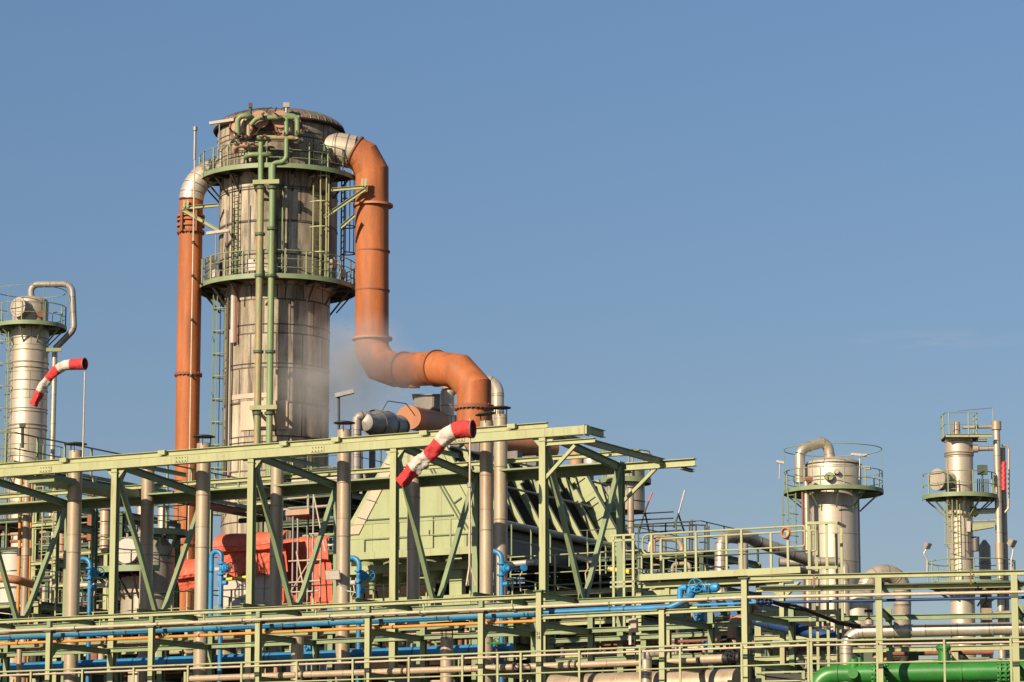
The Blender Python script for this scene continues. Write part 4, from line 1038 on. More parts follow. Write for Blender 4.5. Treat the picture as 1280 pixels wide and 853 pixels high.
# ------------------------------------------------------------------ steel process modules packed with piping
PAL = [GREEN2, GREY, ALU2, BEIGE, RUST, DKGREY, DARK, DARK, DKBROWN, STACK, DKGREEN, DKGREEN, CONDUIT, SALMON]  # dark tones weighted up, putting interior shade into the part colours
def module(label, off, px0, px1, levels, depth, seed, dens=1.0, rails=True, cm=GREEN, dm=DARK, pl0=RK, roof=True, back=True, ldr=False, decks=True):
    rg = random.Random(seed); pl = pl0.off(off); U, N = pl.u, pl.n
    zs = [pl.z((px0 + px1) / 2, py) for py in levels]; A = pl.pt(px0, zs[-1]); B = pl.pt(px1, zs[-1]); A.z = B.z = 0
    W = (B - A).length; t = thing('process_module', A.lerp(B, .5), label, 'steel frame')
    nx = max(2, round(W / 3.2) + 1)
    def PT(u, n, z): return A + U * u + N * n + Z * z
    for i in range(nx):
        u = W * i / (nx - 1)
        for n in (0, depth):
            q = MB(); q.ibeam(PT(u, n, 0), PT(u, n, zs[0]), .17, .17, N); q.build('column', cm if n == 0 else GREEN2, t)
    for k, z in enumerate(zs):
        q = MB(); q.ibeam(PT(-.1, -.1, z - .12), PT(W + .1, -.1, z - .09), .1, .13); q.build('edge_beam', cm, t)
        q = MB(); q.beam(PT(0, depth / 2, z), PT(W, depth / 2, z), depth + .1, .05)
        if decks: q.build('deck', dm, t)
        for i in range(nx):
            u = W * i / (nx - 1); q = MB(); q.ibeam(PT(u, .1, z - .15), PT(u, depth - .1, z - .15), .12, .18); q.build('cross_beam', GREEN2, t)
        if rails and rg.random() < .95:
            q = MB(); rail(q, [PT(0, -.1, z), PT(W, -.1, z), PT(W, depth, z)], 1.05, 1.5, .02, False); q.build('guard_rail', cm if k == 0 else GREEN2, t)
    bot = max(0, zs[-1] - 3.2)
    for k, z in enumerate(zs):
        lo = zs[k + 1] if k + 1 < len(zs) else bot
        H = z - lo
        for j in range(int(dens * W * 1.0)):     # uprights
            u, n = rg.uniform(0, W), .15 + (depth - .4) * rg.random() ** 1.8; r = rg.choice((.03, .04, .05, .07, .1, .14)); mm = rg.choice(PAL)
            q = MB(); top = z + (rg.uniform(.3, 1.5) if rg.random() < .35 and k else -.05)
            if rg.random() < .5: q.tube([PT(u, n, lo), PT(u, n, top)], r, 9)
            else:
                hz = lo + H * rg.uniform(.35, .85); du = rg.uniform(-1.4, 1.4); q.tube(fillet([PT(u, n, lo), PT(u, n, hz), PT(u + du, n - .1, hz), PT(u + du, n - .1, lo + H * rg.uniform(0, .2))], r * 2.2, 4), r, 9)
            q.build('pipe', mm, t)
        for j in range(int(dens * 3.2)):         # runs
            n = .12 + (depth - .4) * rg.random() ** 1.8; r = rg.choice((.03, .04, .05, .07, .11)); hz = lo + H * rg.uniform(.15, .92); u0 = rg.uniform(0, W * .4); u1 = rg.uniform(W * .6, W)
            q = MB(); q.tube([PT(u0, n, hz), PT(u1, n, hz)], r, 9); q.build('pipe_run', rg.choice(PAL), t)
        for j in range(int(dens * W * .35)):     # little vessels, boxes and valves
            u, n = rg.uniform(.3, W - .3), rg.uniform(.3, depth - .6); q = MB(); kind = rg.random()
            if kind < .4:
                r = rg.uniform(.16, .4); h = H * rg.uniform(.35, .7); q.lathe(PT(u, n, lo), [(r, 0), (r, h), (r * .8, h + r * .25), (0, h + r * .35)], 18); q.build('drum', rg.choice([ALU2, STACK, DKGREY, BEIGE, DKGREEN]), t)
            elif kind < .65:
                q.box(PT(u, n, lo + H * rg.uniform(.2, .6)), U, N, rg.uniform(.25, .7), .25, rg.uniform(.3, .7)); q.build('cabinet', rg.choice([GREY, WHITE, DKGREEN, GREEN2]), t)
            else:
                c = PT(u, .05, lo + H * rg.uniform(.2, .7)); flange(q, c, U, .14, .2); q.tube([c, c - N * .3], .03, 6); handwheel(q, c - N * .3, -N + Z * .3, .13, .014, 4); q.build('valve', rg.choice([DARK, GREEN2, GREY, BLUEV]), t)
    if ldr:
        q = MB(); p = PT(W * .8, -.25, bot); ladder(q, p, zs[0] + 1, -N, .45, .3, .022); q.build('ladder', cm, t)
    if back:
        zk = zs[min(1, len(zs) - 1)] - .3 if back is True else zs[0] - .2
        q = MB(); q.poly([PT(0, depth + .15, 0), PT(W, depth + .15, 0), PT(W, depth + .15, zk), PT(0, depth + .15, zk)], N * .1); q.build('shade_back_panel', WALLG if back is True else DKBROWN, t)  # dark panel added to stand for the shade deep in the frame
    return t
module('pale green piping frame at far left behind the slanted gantry brace', 13, 42, 68, [628, 652, 700, 760], 2.2, 11, .8, ldr=True, back=False)
module('piping frame with railings left of the round tank', 27, 72, 132, [688, 727, 770], 3.5, 5, 1.3)
module('low piping frame at lower left edge below the slim column', 11, -60, 46, [755, 800], 4, 21, 1.2)
module('railed steel platforms around the base of the big column', 38, 263, 350, [604, 628], 4.5, 8, .8, back=False)
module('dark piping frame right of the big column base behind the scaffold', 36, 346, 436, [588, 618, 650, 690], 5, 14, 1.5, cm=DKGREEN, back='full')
module('low piping frame between the vent stacks under the round tank', 10, 70, 235, [785, 812], 5, 33, 1.8)
module('low piping frame in front of the tarpaulins', 10, 240, 425, [778, 812], 5, 35, 1.8)
module('low piping frame below the green hood', 10, 428, 640, [772, 808], 5, 37, 1.8)
module('dark piping frame below the ribbed side of the hood', 10.5, 640, 800, [737, 775, 815], 6, 41, 1.8)
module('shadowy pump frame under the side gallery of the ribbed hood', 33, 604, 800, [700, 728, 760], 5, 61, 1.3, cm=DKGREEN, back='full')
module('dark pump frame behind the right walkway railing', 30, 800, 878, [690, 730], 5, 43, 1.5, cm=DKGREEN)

# ------------------------------------------------------------------ right part of the rack
rr_ = RR.pt(1098, 0)
rack2 = thing('pipe_rack', V((rr_.x, rr_.y, 0)), 'right hand steel pipe rack carrying silver and bright green pipes', 'pipe rack')
zA = RR.z(1100, 719.5); zB = RR.off(.25).z(1100, 735)
q = MB(); q.ibeam(RR.pt(935, zA), RR.pt(1420, zA), .15, .125); q.build('top_beam', GREEN, rack2)
q = MB(); q.ibeam(RR.off(.25).pt(945, zB), RR.off(.25).pt(1420, zB), .14, .10); q.build('front_beam', GREEN, rack2)
q = MB(); a, b = RR.off(.2).pt(950, zB + .07), RR.off(.2).pt(1420, zB + .07); q.beam(a, b, .3, .035); q.build('tray_plate', DKGREEN, rack2)
for px in (1098, 1267.5, 1440):
    p = RR.pt(px, zA - .064); q = MB(); q.ibeam(V((p.x, p.y, 0)), p, .16, .15, N2); q.build('post', GREEN, rack2)
    b2 = p + N2 * 2.6; q = MB(); q.ibeam(V((b2.x, b2.y, 0)), b2 - Z * .5, .15, .14, N2); q.build('rear_post', GREEN2, rack2)
    for zc in (zA - .16, zA - .85, zA - 2.3): a = V((p.x, p.y, zc)); q = MB(); q.ibeam(a + N2 * .085, a + N2 * 2.52, .12, .14); q.build('cross_beam', GREEN2, rack2)
    q = MB(); q.beam(V((p.x, p.y, zcon - .05)) - N2 * .09, V((p.x, p.y, zcon - .12)) - N2 * .09, .2, .05, N2); q.build('bracket', DKGREEN, rack2)
for zc in (zA - .85, zA - 2.3, zA - 1.5):
    q = MB(); a, b = RR.off(2.5).pt(945, zc), RR.off(2.5).pt(1420, zc); q.ibeam(a, b, .11, .13); q.build('rear_beam', GREEN2, rack2)
for px in (1020, 1215):
    p = RR.off(.25).pt(px, zB); q = MB(); q.beam(V((p.x, p.y, zA + .06)) - N2 * .4, p - N2 * .4, .03, .03); q.build('hanger', RUST, rack2)
# long dark blue line
z = RR.off(.6).z(1100, 751); t = thing('blue_line', RR.off(.6).pt(1100, z), 'thin dark blue pipe running straight across the right rack', 'pipe')
q = MB(); q.tube([RR.off(.6).pt(945, z), RR.off(.6).pt(1420, z + .02)], .04, 10); q.build('pipe', DKBLUE, t)
q = MB()
for px in (952, 962): c = RR.off(.5).pt(px, z); flange(q, c, U2, .11, .06); q.cut(); handwheel(q, c - N2 * .2, -N2, .1, .012, 4); q.cut()
q.build('valve', DKBLUE, t)
# silver pipe with elbow
pl = RR.off(1.4); z = pl.z(1100, 790); a = pl.pt(1057.5, z)
t = thing('silver_pipe', V((a.x, a.y, z - 1.4)), 'large shiny silver pipe at lower right turning down in an elbow', 'pipe')
path = fillet([V((a.x, a.y, z - 1.35)), a, pl.pt(1420, z + .05)], .42, 7)
q = MB(); q.tube(path, .165, 20); q.build('pipe', ALUP, t)
q = MB()
for p0_, p1_ in zip(path[1:8], path[2:9]): flange(q, p0_, p1_ - p0_, .172, .015, 0, 20); q.cut()
d = 1.2
while d < 8: flange(q, path[8] + U2 * d, U2, .173, .03, 0, 20); q.cut(); d += 1.05
q.build('seam', GREY, t)
q = MB(); c = V((a.x, a.y, z - .95)); flange(q, c - Z * .32, Z, .26, .05, 10); q.build('flange', GREY, t)
# bright green pipe
pl = RR.off(1.3); zg = pl.z(1150, 842); r = .255
a = pl.pt(1022, zg)
t = thing('green_pipe', a, 'thick bright green pipe with bolted flanges at the lower right corner', 'pipe')
q = MB(); q.tube(fillet([a - Z * .9 - U2 * .05, a, pl.pt(1420, zg + .04)], .55, 7), r, 28); q.build('pipe', VGREEN, t)
q = MB()
for px in (1047, 1094, 1107, 1202, 1251, 1258): flange(q, pl.pt(px, zg + .01), U2, r + (.02 if px in (1047, 1202) else .075), .05, 0 if px in (1047, 1202) else 16, 28); q.cut()
q.build('flange', VGREEN, t)
q = MB(); c = pl.pt(1180, zg); q.tube([c + Z * .2, c + Z * .62], .14, 18); q.cut(); flange(q, c + Z * .63, Z, .19, .05, 10); q.cut(); flange(q, c + Z * .27, Z, .19, .04); q.build('nozzle', VGREEN, t)
q = MB(); c = pl.pt(1068, zg) - N2 * .1; q.tube([c, c + Z * .38], .12, 16); q.cut(); flange(q, c - N2 * .24, -N2, .13, .06); q.cut(); q.tube([c + Z * .1 + U2 * .15, c + Z * .42 + U2 * .15], .05, 10); q.build('branch', VGREEN, t)
# grey grating hatch
pl = RR.off(-.2); a, b = pl.P(956, 841), pl.P(1003, 840); t = thing('hatch_frame', a.lerp(b, .5) - Z * .5, 'dark rectangular hatch with pale frame left of the bright green pipe', 'hatch')
q = MB(); q.beam(a - Z * .3, b - Z * .3, .1, .5); q.build('grille', BLACK, t)
q = MB(); q.beam(a - N2 * .08, b - N2 * .08, .05, .04); q.cut(); q.beam(a - Z * .22 - N2 * .08, b - Z * .22 - N2 * .08, .04, .035); q.cut(); q.beam(a - U2 * .03 + Z * .02 - N2 * .08, a - U2 * .03 - Z * .5 - N2 * .08, .08, .05); q.cut(); q.beam(b + U2 * .03 + Z * .02 - N2 * .08, b + U2 * .03 - Z * .5 - N2 * .08, .08, .05); q.build('frame', GREEN, t)
# right handrail
hr2 = Plane(n2.dot(hr.pt(1010, ztop)), TH2); 
p = hr2.pt(1150, 0); h2 = thing('guard_rail', V((p.x, p.y, ztop - 1.15)), 'pale green handrail in front of the bright green pipe at right', 'handrail', 'pale green handrails')
q = MB(); q.tube([hr2.pt(1013, ztop), hr2.pt(1420, ztop)], .026, 10); q.build('top_rail', GREEN, h2)
q = MB(); q.tube([hr2.pt(1013, ztop - .1) + N2 * .07, hr2.pt(1420, ztop - .1) + N2 * .07], .028, 10); q.build('lower_rail', CONDUIT, h2)
q = MB(); q.tube([hr2.pt(1013, ztop - .56), hr2.pt(1420, ztop - .56)], .02, 8); q.build('mid_rail', GREEN, h2)
for px in (1014, 1096, 1180, 1263, 1345): p = hr2.pt(px, ztop); q = MB(); q.beam(p, p - Z * 1.3, .05, .03, N2); q.build('rail_post', GREEN, h2)

# ------------------------------------------------------------------ raised walkway above the bend
wk = RK.off(3.7); zw = wk.z(900, 715.5)
a, b = wk.pt(800, zw), wk.pt(1001, zw)
t = thing('raised_walkway', V((a.lerp(b, .5).x, a.lerp(b, .5).y, 0)), 'raised walkway with double pale green railings behind the blue valve wheel', 'walkway')
q = MB(); q.beam(a + N1 * .6, b + N1 * .6, 1.2, .06); q.build('deck', GREY, t)
q = MB(); q.beam(a - N1 * .02 - Z * .04, b - N1 * .02 - Z * .04, .04, .17); q.cut(); q.beam(a + N1 * 1.22 - Z * .04, b + N1 * 1.22 - Z * .04, .04, .17); q.build('edge_channel', GREEN, t)
a2, b2 = wk.pt(793, zw - .24), wk.pt(960, zw - .24)
q = MB(); q.ibeam(a2 + N1 * .25, b2 + N1 * .25 + U1 * .6, .14, .14); q.cut(); q.ibeam(a2 + N1 * .95, b2 + N1 * .95, .14, .14); q.build('bearer', GREEN, t)
for o, pxs in ((0.02, (814.5, 870, 927, 985)), (1.18, (803, 834, 886, 942, 992))):
    q = MB(); A_, B_ = wk.pt(803, zw) + N1 * o, wk.pt(1000, zw) + N1 * o
    if o < .5:
        u = U1; loop = [A_ + u * .9 + Z * .58, A_ + Z * .58, A_ + Z * 1.12, B_ + Z * 1.12, B_ + u * .14 + Z * 1.12, B_ + u * .14 + Z * .58, B_ + Z * .58]
        q.tube(fillet(loop, .18, 4), .027, 8); q.cut(); q.tube([A_ + Z * .58, B_ + Z * .58], .022, 8)
    else: q.tube([A_ + Z * 1.12, B_ + Z * 1.12], .027, 8); q.cut(); q.tube([A_ + Z * .58, B_ + Z * .58], .022, 8)
    q.build('rail', GREEN, t)
    for px in pxs: p = wk.pt(px, zw) + N1 * o; q = MB(); q.beam(p - Z * .1, p + Z * 1.12, .06, .045, N1); q.build('rail_post', GREEN, t)
for px in (829, 972):
    c = wk.pt(px, zw - .33) + N1 * .3; q = MB(); q.ibeam(V((c.x, c.y, 0)), c, .13, .13, N1); q.build('column', GREEN, t)
    q = MB(); q.poly([c - U1 * .5, c + U1 * .5, c + U1 * .12 - Z * .36, c - U1 * .12 - Z * .36], N1 * .12); q.build('haunch', GREEN, t)
q = MB(); p = wk.pt(983, zw + .95) - N1 * .03; q.torus(p, .13, .04, (N1 + U1 * .3), 18, 6); q.cut(); q.torus(p - Z * .0 - N1 * .05, .13, .02, (N1 + U1 * .3), 18, 6); lb = q; lb.cuts = []
one(lb, 'lifebuoy', ORANGE2, 'small orange ring hanging on the raised walkway railing', 'ring')
# stair gate left of the walkway
ga = thing('stair_gate', wk.pt(783, zw - 2), 'pale green stair gate frame left of the raised walkway beside the dark gantry leg', 'gate')
q = MB()
for px in (770, 783, 794.5): p = wk.pt(px, zw + 1.1) - N1 * .15; q.beam(p, V((p.x, p.y, zw - 1.4)), .07, .05, N1); q.cut()
q.build('gate_post', GREEN, ga)
q = MB()
for dz in (1.12, .98, -.15, -.27, -.9): q.beam(wk.pt(766, zw + dz) - N1 * .15, wk.pt(797, zw + dz) - N1 * .15, .05, .05); q.cut()
q.build('gate_bar', GREEN, ga)
# tall ladder cage at right end
lg = RR.off(1.2); zl = lg.z(1030, 653.5); p = lg.pt(1030, 0)
t = thing('ladder_frame', V((p.x, p.y, 0)), 'tall pale green ladder frame in front of the right domed vessel', 'ladder')
for px, o, yb in ((1011, 0, 853), (1020, .2, 800), (1033, 0, 853), (1045, .5, 790), (1051.5, .9, 840)):
    pl = RR.off(1.2 + o); c = pl.pt(px, zl - (.05 if o else 0)); q = MB(); q.beam(V((c.x, c.y, 0)), c, .07, .06, N2); q.build('upright', GREEN, t)
q = MB()
for yy in (654, 710, 765, 800): zz = lg.z(1030, yy); q.beam(lg.pt(1009, zz) - N2 * .05, lg.pt(1047, zz) - N2 * .05, .05, .07); q.cut()
q.beam(lg.pt(1046, zl), lg.pt(1046, zl) + N2 * 1.0 + U2 * .1, .06, .06); q.cut()
q.build('tie_bar', GREEN, t)
q = MB(); c = lg.pt(1014, lg.z(1014, 655)) - N2 * .05; q.tube(fillet([c, c + U2 * .12, c + U2 * .12 - Z * .7, c - Z * .7], .1), .025, 8); q.build('grab_rail', GREEN, t)
# blue valves at the end of the blue pipe
vp = RK.off(1.2)
t = thing('blue_valve_group', vp.P(880, 742), 'blue valves with a large spoked handwheel at the end of the blue pipe', 'valve')
for px in (850, 862): 
    c = vp.P(px, 737.5); q = MB(); q.tube(fillet([c - Z * .25, c + Z * .05, c + U1 * .2 + Z * .05], .12), .08, 14); q.build('elbow', BLUEV, t)
q = MB(); c = vp.P(875, 733) - N1 * .25; handwheel(q, c, V((.15, -1, .25)), .18, .018, 5); q.cut(); c2 = vp.P(888, 734.5) - N1 * .1; handwheel(q, c2, V((.8, -.8, .3)), .15, .016, 5); q.build('handwheel', BLUEV, t)
q = MB(); q.tube([c, c + N1 * .4], .05, 10); q.cut(); c3 = vp.P(894, 734.5); q.lathe(c3, [(0, -.1), (.1, -.1), (.13, .0), (.1, .1), (0, .1)], 14, U1); q.build('valve_body', BLUEV, t)
for i, px in enumerate((889, 910)):
    a = RK.off(.9).P(px, 747); b = RK.off(.9).P(px + 9, 770); q = MB(); q.beam(a, b, .035, .17, U1); one(q, 'blue_strap', BLUEM, 'flat dark blue slanted cable strap, %s of the pair under the valve group' % ('left' if i == 0 else 'right'), 'cable tray')
pl = RK.off(.9); z = pl.z(880, 756.5); q = MB(); q.tube([pl.pt(860, z), pl.pt(947, z)], .035, 10); one(q, 'light_blue_line', BLUEV, 'thin light blue pipe behind the flat blue straps', 'pipe')
q = MB(); a, b = RK.off(1.3).P(863, 762), RK.off(1.3).P(879, 761); q.beam(a, b, .03, .12); one(q, 'yellow_sign', YELLOW, 'small yellow plate under the blue valve group', 'sign')

# ------------------------------------------------------------------ right vessels
VY = 175.0; s_ = 22.4
VC = V((xat(1043, VY, zat(680, VY)), VY, 0)); rv = 29.5 / s_; rh = 34.5 / s_
zp = zat(608, VY - 2.7); zt_ = zat(582, VY)
t = thing('domed_vessel', VC, 'broad shiny vessel with domed top, ring platform and hooped overhead pipe at right', 'vessel')
q = MB(); q.lathe(VC, [(rv, 0), (rv, zp + .1)], 48); q.build('shell', ALU, t)
q = MB(); q.lathe(VC, [(rv, zp - .05), (rh, zp + .1), (rh, zt_), (rh * .94, zt_ + .17), (rh * .75, zt_ + .31), (rh * .4, zt_ + .42), (0, zt_ + .46)], 48); hd = q.build('head', ALU, t)
q = MB(); q.torus(VC + Z * zt_, rh + .01, .035, Z, 40, 5); q.cut(); q.torus(VC + Z * (zp + .75), rh + .006, .02, Z, 40, 5); q.build('seam', DKGREY, hd)
ring_platform(t, VC, rh + .02, 61.0 / s_, zp, 0, 2 * math.pi, 1.1, 40, nb=10, hoop=2.35)
q = MB(); q.tube(fillet([at(1000, 604, VY - .6), at(1000, 566, VY - .6), at(1006, 560, VY - .5), at(1034, 551, VY), V((VC.x - .15, VY, zt_ + .3))], .55, 6), 6.5 / s_, 18); op = q.build('overhead_pipe', ALUP, t)
q = MB()
for f_ in (.2, .5, .8): c = at(1006, 560, VY - .5).lerp(at(1034, 551, VY), f_); flange(q, c, at(1034, 551, VY) - at(1006, 560, VY - .5), 6.7 / s_, .03); q.cut()
q.build('band', GREY, op)
q = MB(); q.tube([at(1008, 600, VY - 1.6), V((at(1008, 600, VY - 1.6).x, VY - 1.6, 0))], .16, 12); q.build('down_pipe', ALUP, t)
q = MB(); q.tube([at(1003, 615, VY - 1.7), V((at(1003, 615, VY - 1.7).x, VY - 1.7, 0))], .06, 8); q.build('trace_line', RUST, t)
q = MB(); q.tube([at(1072.5, 612, VY), V((at(1072.5, 612, VY).x, VY, 0))], .07, 8); q.build('riser_conduit', WHITE, t)
for (px, py, r, m) in ((1036.5, 596, .26, YELLOW), (1045.5, 590, .15, ALU2), (1011, 600, .2, RUST)):
    p = at(px, py, VY - rh - .12); q = MB(); q.lathe(p, [(r, .12), (r, -.1), (r * .8, -.18), (0, -.18)], 20, Y_); q.build('nozzle', HOOD if m is YELLOW else m, t)
p = V((xat(990, VY, 15), VY - 1.2, zat(720, VY))); q = MB(); ladder(q, p, zp, V((-.5, -.8, 0)), .5, .32, .03); l = q.build('ladder', GREEN2, t); q = MB(); cage(q, p + V((-.05, -.1, 2)), zp - .4, V((-.5, -.8, 0)), .42, 1.2, .026, 4); q.build('ladder_cage', GREEN2, l)
for (px, py, d, w_) in ((1075, 568, V((.1, -.5, -1)), 1.0), (1082, 584, V((-.2, -.5, -1)), .6), (975, 577, V((-.5, -.6, -.6)), .4)):
    p = at(px, py, VY - 1.5); q = MB(); q.beam(p - X_ * w_ * .5, p + X_ * w_ * .5 - Z * .08, .2, .13); lm = q.build('lamp', WHITE, t); q = MB(); q.tube([p, at(px - 1, 600, VY - 1.8)], .03, 6); q.build('lamp_bracket', GREY, lm)

SY = 165.0; s_ = 23.7
SC = V((xat(1200.5, SY, zat(640, SY)), SY, 0)); rs = 17 / s_
z1p = zat(617, SY - 1.9); z2p = zat(727, SY - 2.2); ztop2 = zat(549, SY)
t = thing('slim_column', SC, 'slim right hand column with stepped ring platforms, caged ladder and side pipe', 'tower')
q = MB(); q.lathe(SC, [(rs * .88, 0), (rs * .88, z1p - 1.0), (rs, z1p - .9), (rs, ztop2), (rs * .5, ztop2 + .05)], 40); q.build('shell', ALU, t)
q = MB()
for yy in (553, 567, 570, 632, 638, 700, 745): q.torus(SC + Z * zat(yy, SY), rs + (.02 if yy < 620 else -.06), .04 if yy in (567, 570, 632) else .025, Z, 36, 5); q.cut()
q.build('girth_band', ALU2, t)
ring_platform(t, SC, rs + .02, 45.5 / s_, z1p, R(-195), R(15), 1.2, 30, nb=7)
ring_platform(t, V((SC.x + .5, SY, 0)), rs + .02, 54 / s_, z2p, 0, 2 * math.pi, 1.2, 36, nb=9)
zt3 = zat(545, SY - 1); a, b = at(1182, 545, SY - 1.1), at(1240, 542.5, SY - 1.1); a.z = b.z = zt3
q = MB(); q.beam(a + Y_ * .9, V((xat(1222, SY, zt3), SY - .2, zt3)), 1.8, .06); tp = q.build('top_platform', DARK, t)
q = MB(); q.ibeam(a, b, .12, .16); q.cut(); q.ibeam(a + Y_ * 1.8, b + Y_ * 1.8, .12, .16); q.build('edge_beam', GREEN, tp)
q = MB(); c = V((xat(1219, SY, zt3), SY - 1.1, zt3)); rail(q, [a + Y_ * 1.8, a, c, c + Y_ * 1.8], 1.2, 1.0, .024, False); q.build('guard_rail', GREEN2, tp)
q = MB(); q.lathe(V((xat(1194, SY, zt3), SY - .5, zt3)), [(.2, 0), (.2, .75), (.16, .8), (0, .8)], 16); q.build('vent_pot', STACK, tp)
q = MB(); p0_ = at(1241, 510, SY); q.tube([at(1241, 530, SY), p0_, at(1196, 514, SY - .5)], .018, 5); q.build('aerial_wire', GREY, t)
X2 = xat(1247, SY, 20)
q = MB(); q.tube([V((X2, SY - .5, 0)), V((X2, SY - .5, zat(534, SY)))], 4.4 / s_, 16); q.build('side_pipe', ALUP, t)
q = MB(); q.lathe(V((X2, SY - .5, zat(534, SY))), [(.26, -.22), (.26, .2), (.2, .25), (0, .25), (0, -.22)], 18); q.cut(); q.lathe(V((X2, SY - .5, zat(690, SY))), [(.24, -.4), (.24, .4), (0, .4), (0, -.4)], 18); q.cut(); q.lathe(V((X2, SY - .5, zat(601, SY))), [(.2, -.05), (.2, .05), (0, .05), (0, -.05)], 18); q.build('collar', STACK, t)
X3 = xat(1256, SY, 20)
q = MB(); q.tube([V((X3, SY, 0)), V((X3, SY, zat(560, SY)))], 3.4 / s_, 12); q.build('side_pipe', ALU2, t)
q = MB(); q.tube(fillet([at(1252, 557, SY - .3), at(1261, 558, SY - .3), at(1260.5, 636, SY - .3), at(1252, 645, SY - .3)], .3), .06, 8); q.build('thin_loop_pipe', STACK, t)
q = MB(); q.tube([at(1254 + (i % 2) * 1.2, 577 + i * 3, SY - 1.0) for i in range(13)], .12, 8); q.build('red_hose', RED, t)
for ya, xa, w_ in ((534, 1203, 4), (561, 1216, 6), (639, 1214, 7), (651, 1216, 3)):
    q = MB(); q.tube([at(xa, ya + .6, SY - .4), at(1245, ya - .4, SY - .4)], w_ / 2 / s_, 12); pp = q.build('branch_pipe', ALUP, t)
    if w_ > 5: q = MB(); flange(q, at(xa + 3, ya, SY - .4), X_, w_ / 2 / s_ + .08, .28); q.build('flange', STACK, pp)
q = MB(); q.poly([at(1213, 655, SY - .8), at(1243, 654, SY - .8), at(1243, 659, SY - .8), at(1216, 663.5, SY - .8)], Y_ * .5); q.build('bracket_arm', GREEN, t)
q = MB(); q.beam(at(1210.5, 652, SY - .85), at(1210.5, 665, SY - .85), .2, .2); q.build('bracket_box', WHITE, t)
q = MB(); q.lathe(at(1176, 600, SY - .9), [(.56, -.1), (.56, .3), (0, .3), (0, -.1)], 28, V((-.75, -.65, 0))); q.cut(); q.tube([at(1176, 600, SY - .8), at(1195, 600, SY - .1)], .42, 20); q.build('manhole', ALU2, t)
q = MB(); q.box(at(1228, 587.5, SY - 1.4), X_, Y_, .5, .3, .48); q.build('cabinet', DKGREEN, t); q = MB(); q.beam(at(1228, 593, SY - 1.4), at(1228, 617, SY - 1.4), .08, .08); q.build('cabinet_stand', DKGREEN, t)
p = V((xat(1190, SY, 15), SY - rs - .25, z2p)); q = MB(); ladder(q, p, z1p + 1, V((.1, -1, 0)), .55, .28, .024); l = q.build('ladder', GREEN, t); q = MB(); cage(q, p + V((0, -.02, 2)), z1p - .3, V((-.1, -1, 0)), .42, 1.15, .024, 5); q.build('ladder_cage', GREEN, l)
q = MB()
for i in range(6): q.tube([at(1222 + i * 2.6, 599, SY + .6), at(1222 + i * 2.6, 617, SY + .6)], .03, 6); q.cut()
q.build('rack_rod', DARK, t)
tk = thing('side_drum', (xat(1234, SY + 2, 10), SY + 2, 0), 'narrow cone-topped drum standing right of the slim right hand column', 'vessel')
X4 = xat(1234, SY + 2, 14); q = MB(); q.lathe(V((X4, SY + 2, 0)), [(.31, 0), (.31, zat(678, SY)), (.08, zat(670, SY)), (0, zat(670, SY))], 24); q.build('shell', ALU2, tk); q = MB(); q.torus(V((X4, SY + 2, zat(700, SY))), .315, .02, Z, 24, 5); q.build('band', GREY, tk)
q = MB(); q.lathe(V((xat(1221, SY, 15), SY - .3, 0)), [(.2, zat(690, SY)), (.2, zat(672, SY)), (0, zat(672, SY)), ], 16); q.build('sight_pot', DKGREY, tk)
for (px, py, tx, lab, dx) in ((1161, 683, 1159, 'small floodlight on a curved stalk left of the slim right hand column', 1), (1267, 680, 1264, 'small floodlight on a curved stalk right of the slim right hand column', 1)):
    p = at(px, py, SY - 1.8); f_ = thing('floodlight', at(tx, 716, SY - 1.8), lab, 'floodlight')
    if dx: flood(f_, p, V((.8 if px < 1200 else .9, -.5, -.55)), STACK, .5 if px < 1200 else .62)
    q = MB(); q.tube(fillet([at(tx, 716, SY - 1.8), at(tx, 700, SY - 1.8), at(tx - 5 if px < 1200 else tx + 2, 692, SY - 1.8), p], .2), .04, 8); q.build('stalk', CONDUIT, f_)
q = MB(); q.box(at(1233, 768, SY - 1), X_, Y_, .5, .4, .6); q.cut(); q.tube([at(1238, 770, SY - 1), at(1262, 768, SY - 1)], .2, 14); q.cuts = []; one(q, 'pump_box', STACK, 'pale box with horizontal pipe at the foot of the slim right hand column', 'pump')

# big lagged inverted U duct
t = pipe('lagged_duct', [(1078, 800, 130), (1082, 718, 130), (1128, 716, 130.5), (1128, 815, 131)], 22, ALU2, 'wide lagged duct bent in an inverted U beside the right domed vessel', fil=1.35, bands=.55, n=26)
vessel('conical_vessel', 1076, 736, 800, 129, 38, ALU, 'shiny cone-shouldered vessel at the foot of the inverted U duct', cone=.35, bottom=0)
t, c, r = vessel('lagged_column', 901, 745, 800, 108, 30, ALU2, 'shiny banded column below the raised walkway', 'column', dome=.1, bottom=0)
pipe('silver_pipe', [(901, 820, 108), (901, 672, 108), (934, 671, 109), (943, 676, 109.5), (1013, 701, 111)], 15.6, ALUP, 'silver lagged pipe rising behind the walkway railing then sloping right', fil=.45, bands=.75)
pipe('silver_pipe', [(929, 715, 112), (929, 672, 112), (910, 666, 112)], 12.5, ALU2, 'second shorter silver pipe just right of the rising silver pipe', fil=.4, bands=.7)
pipe('silver_pipe', [(974, 703, 126), (1045, 702, 126), (1056, 705, 126), (1057, 790, 126)], 11, ALUP, 'horizontal silver pipe passing in front of the domed vessel and turning down', fil=.5, bands=.8)
pipe('beige_pipe', [(812, 700, 118), (812, 673, 118), (852, 674, 118), (853, 705, 118)], 7, STACK, 'beige pipe loop behind the left end of the raised walkway', fil=.4)
pipe('red_hydrant_line', [(818, 705, 116), (818, 670, 116), (827, 672, 116), (827, 700, 116)], 3.2, SALMON, 'salmon coloured pipe loop behind the left end of the raised walkway', fil=.2)
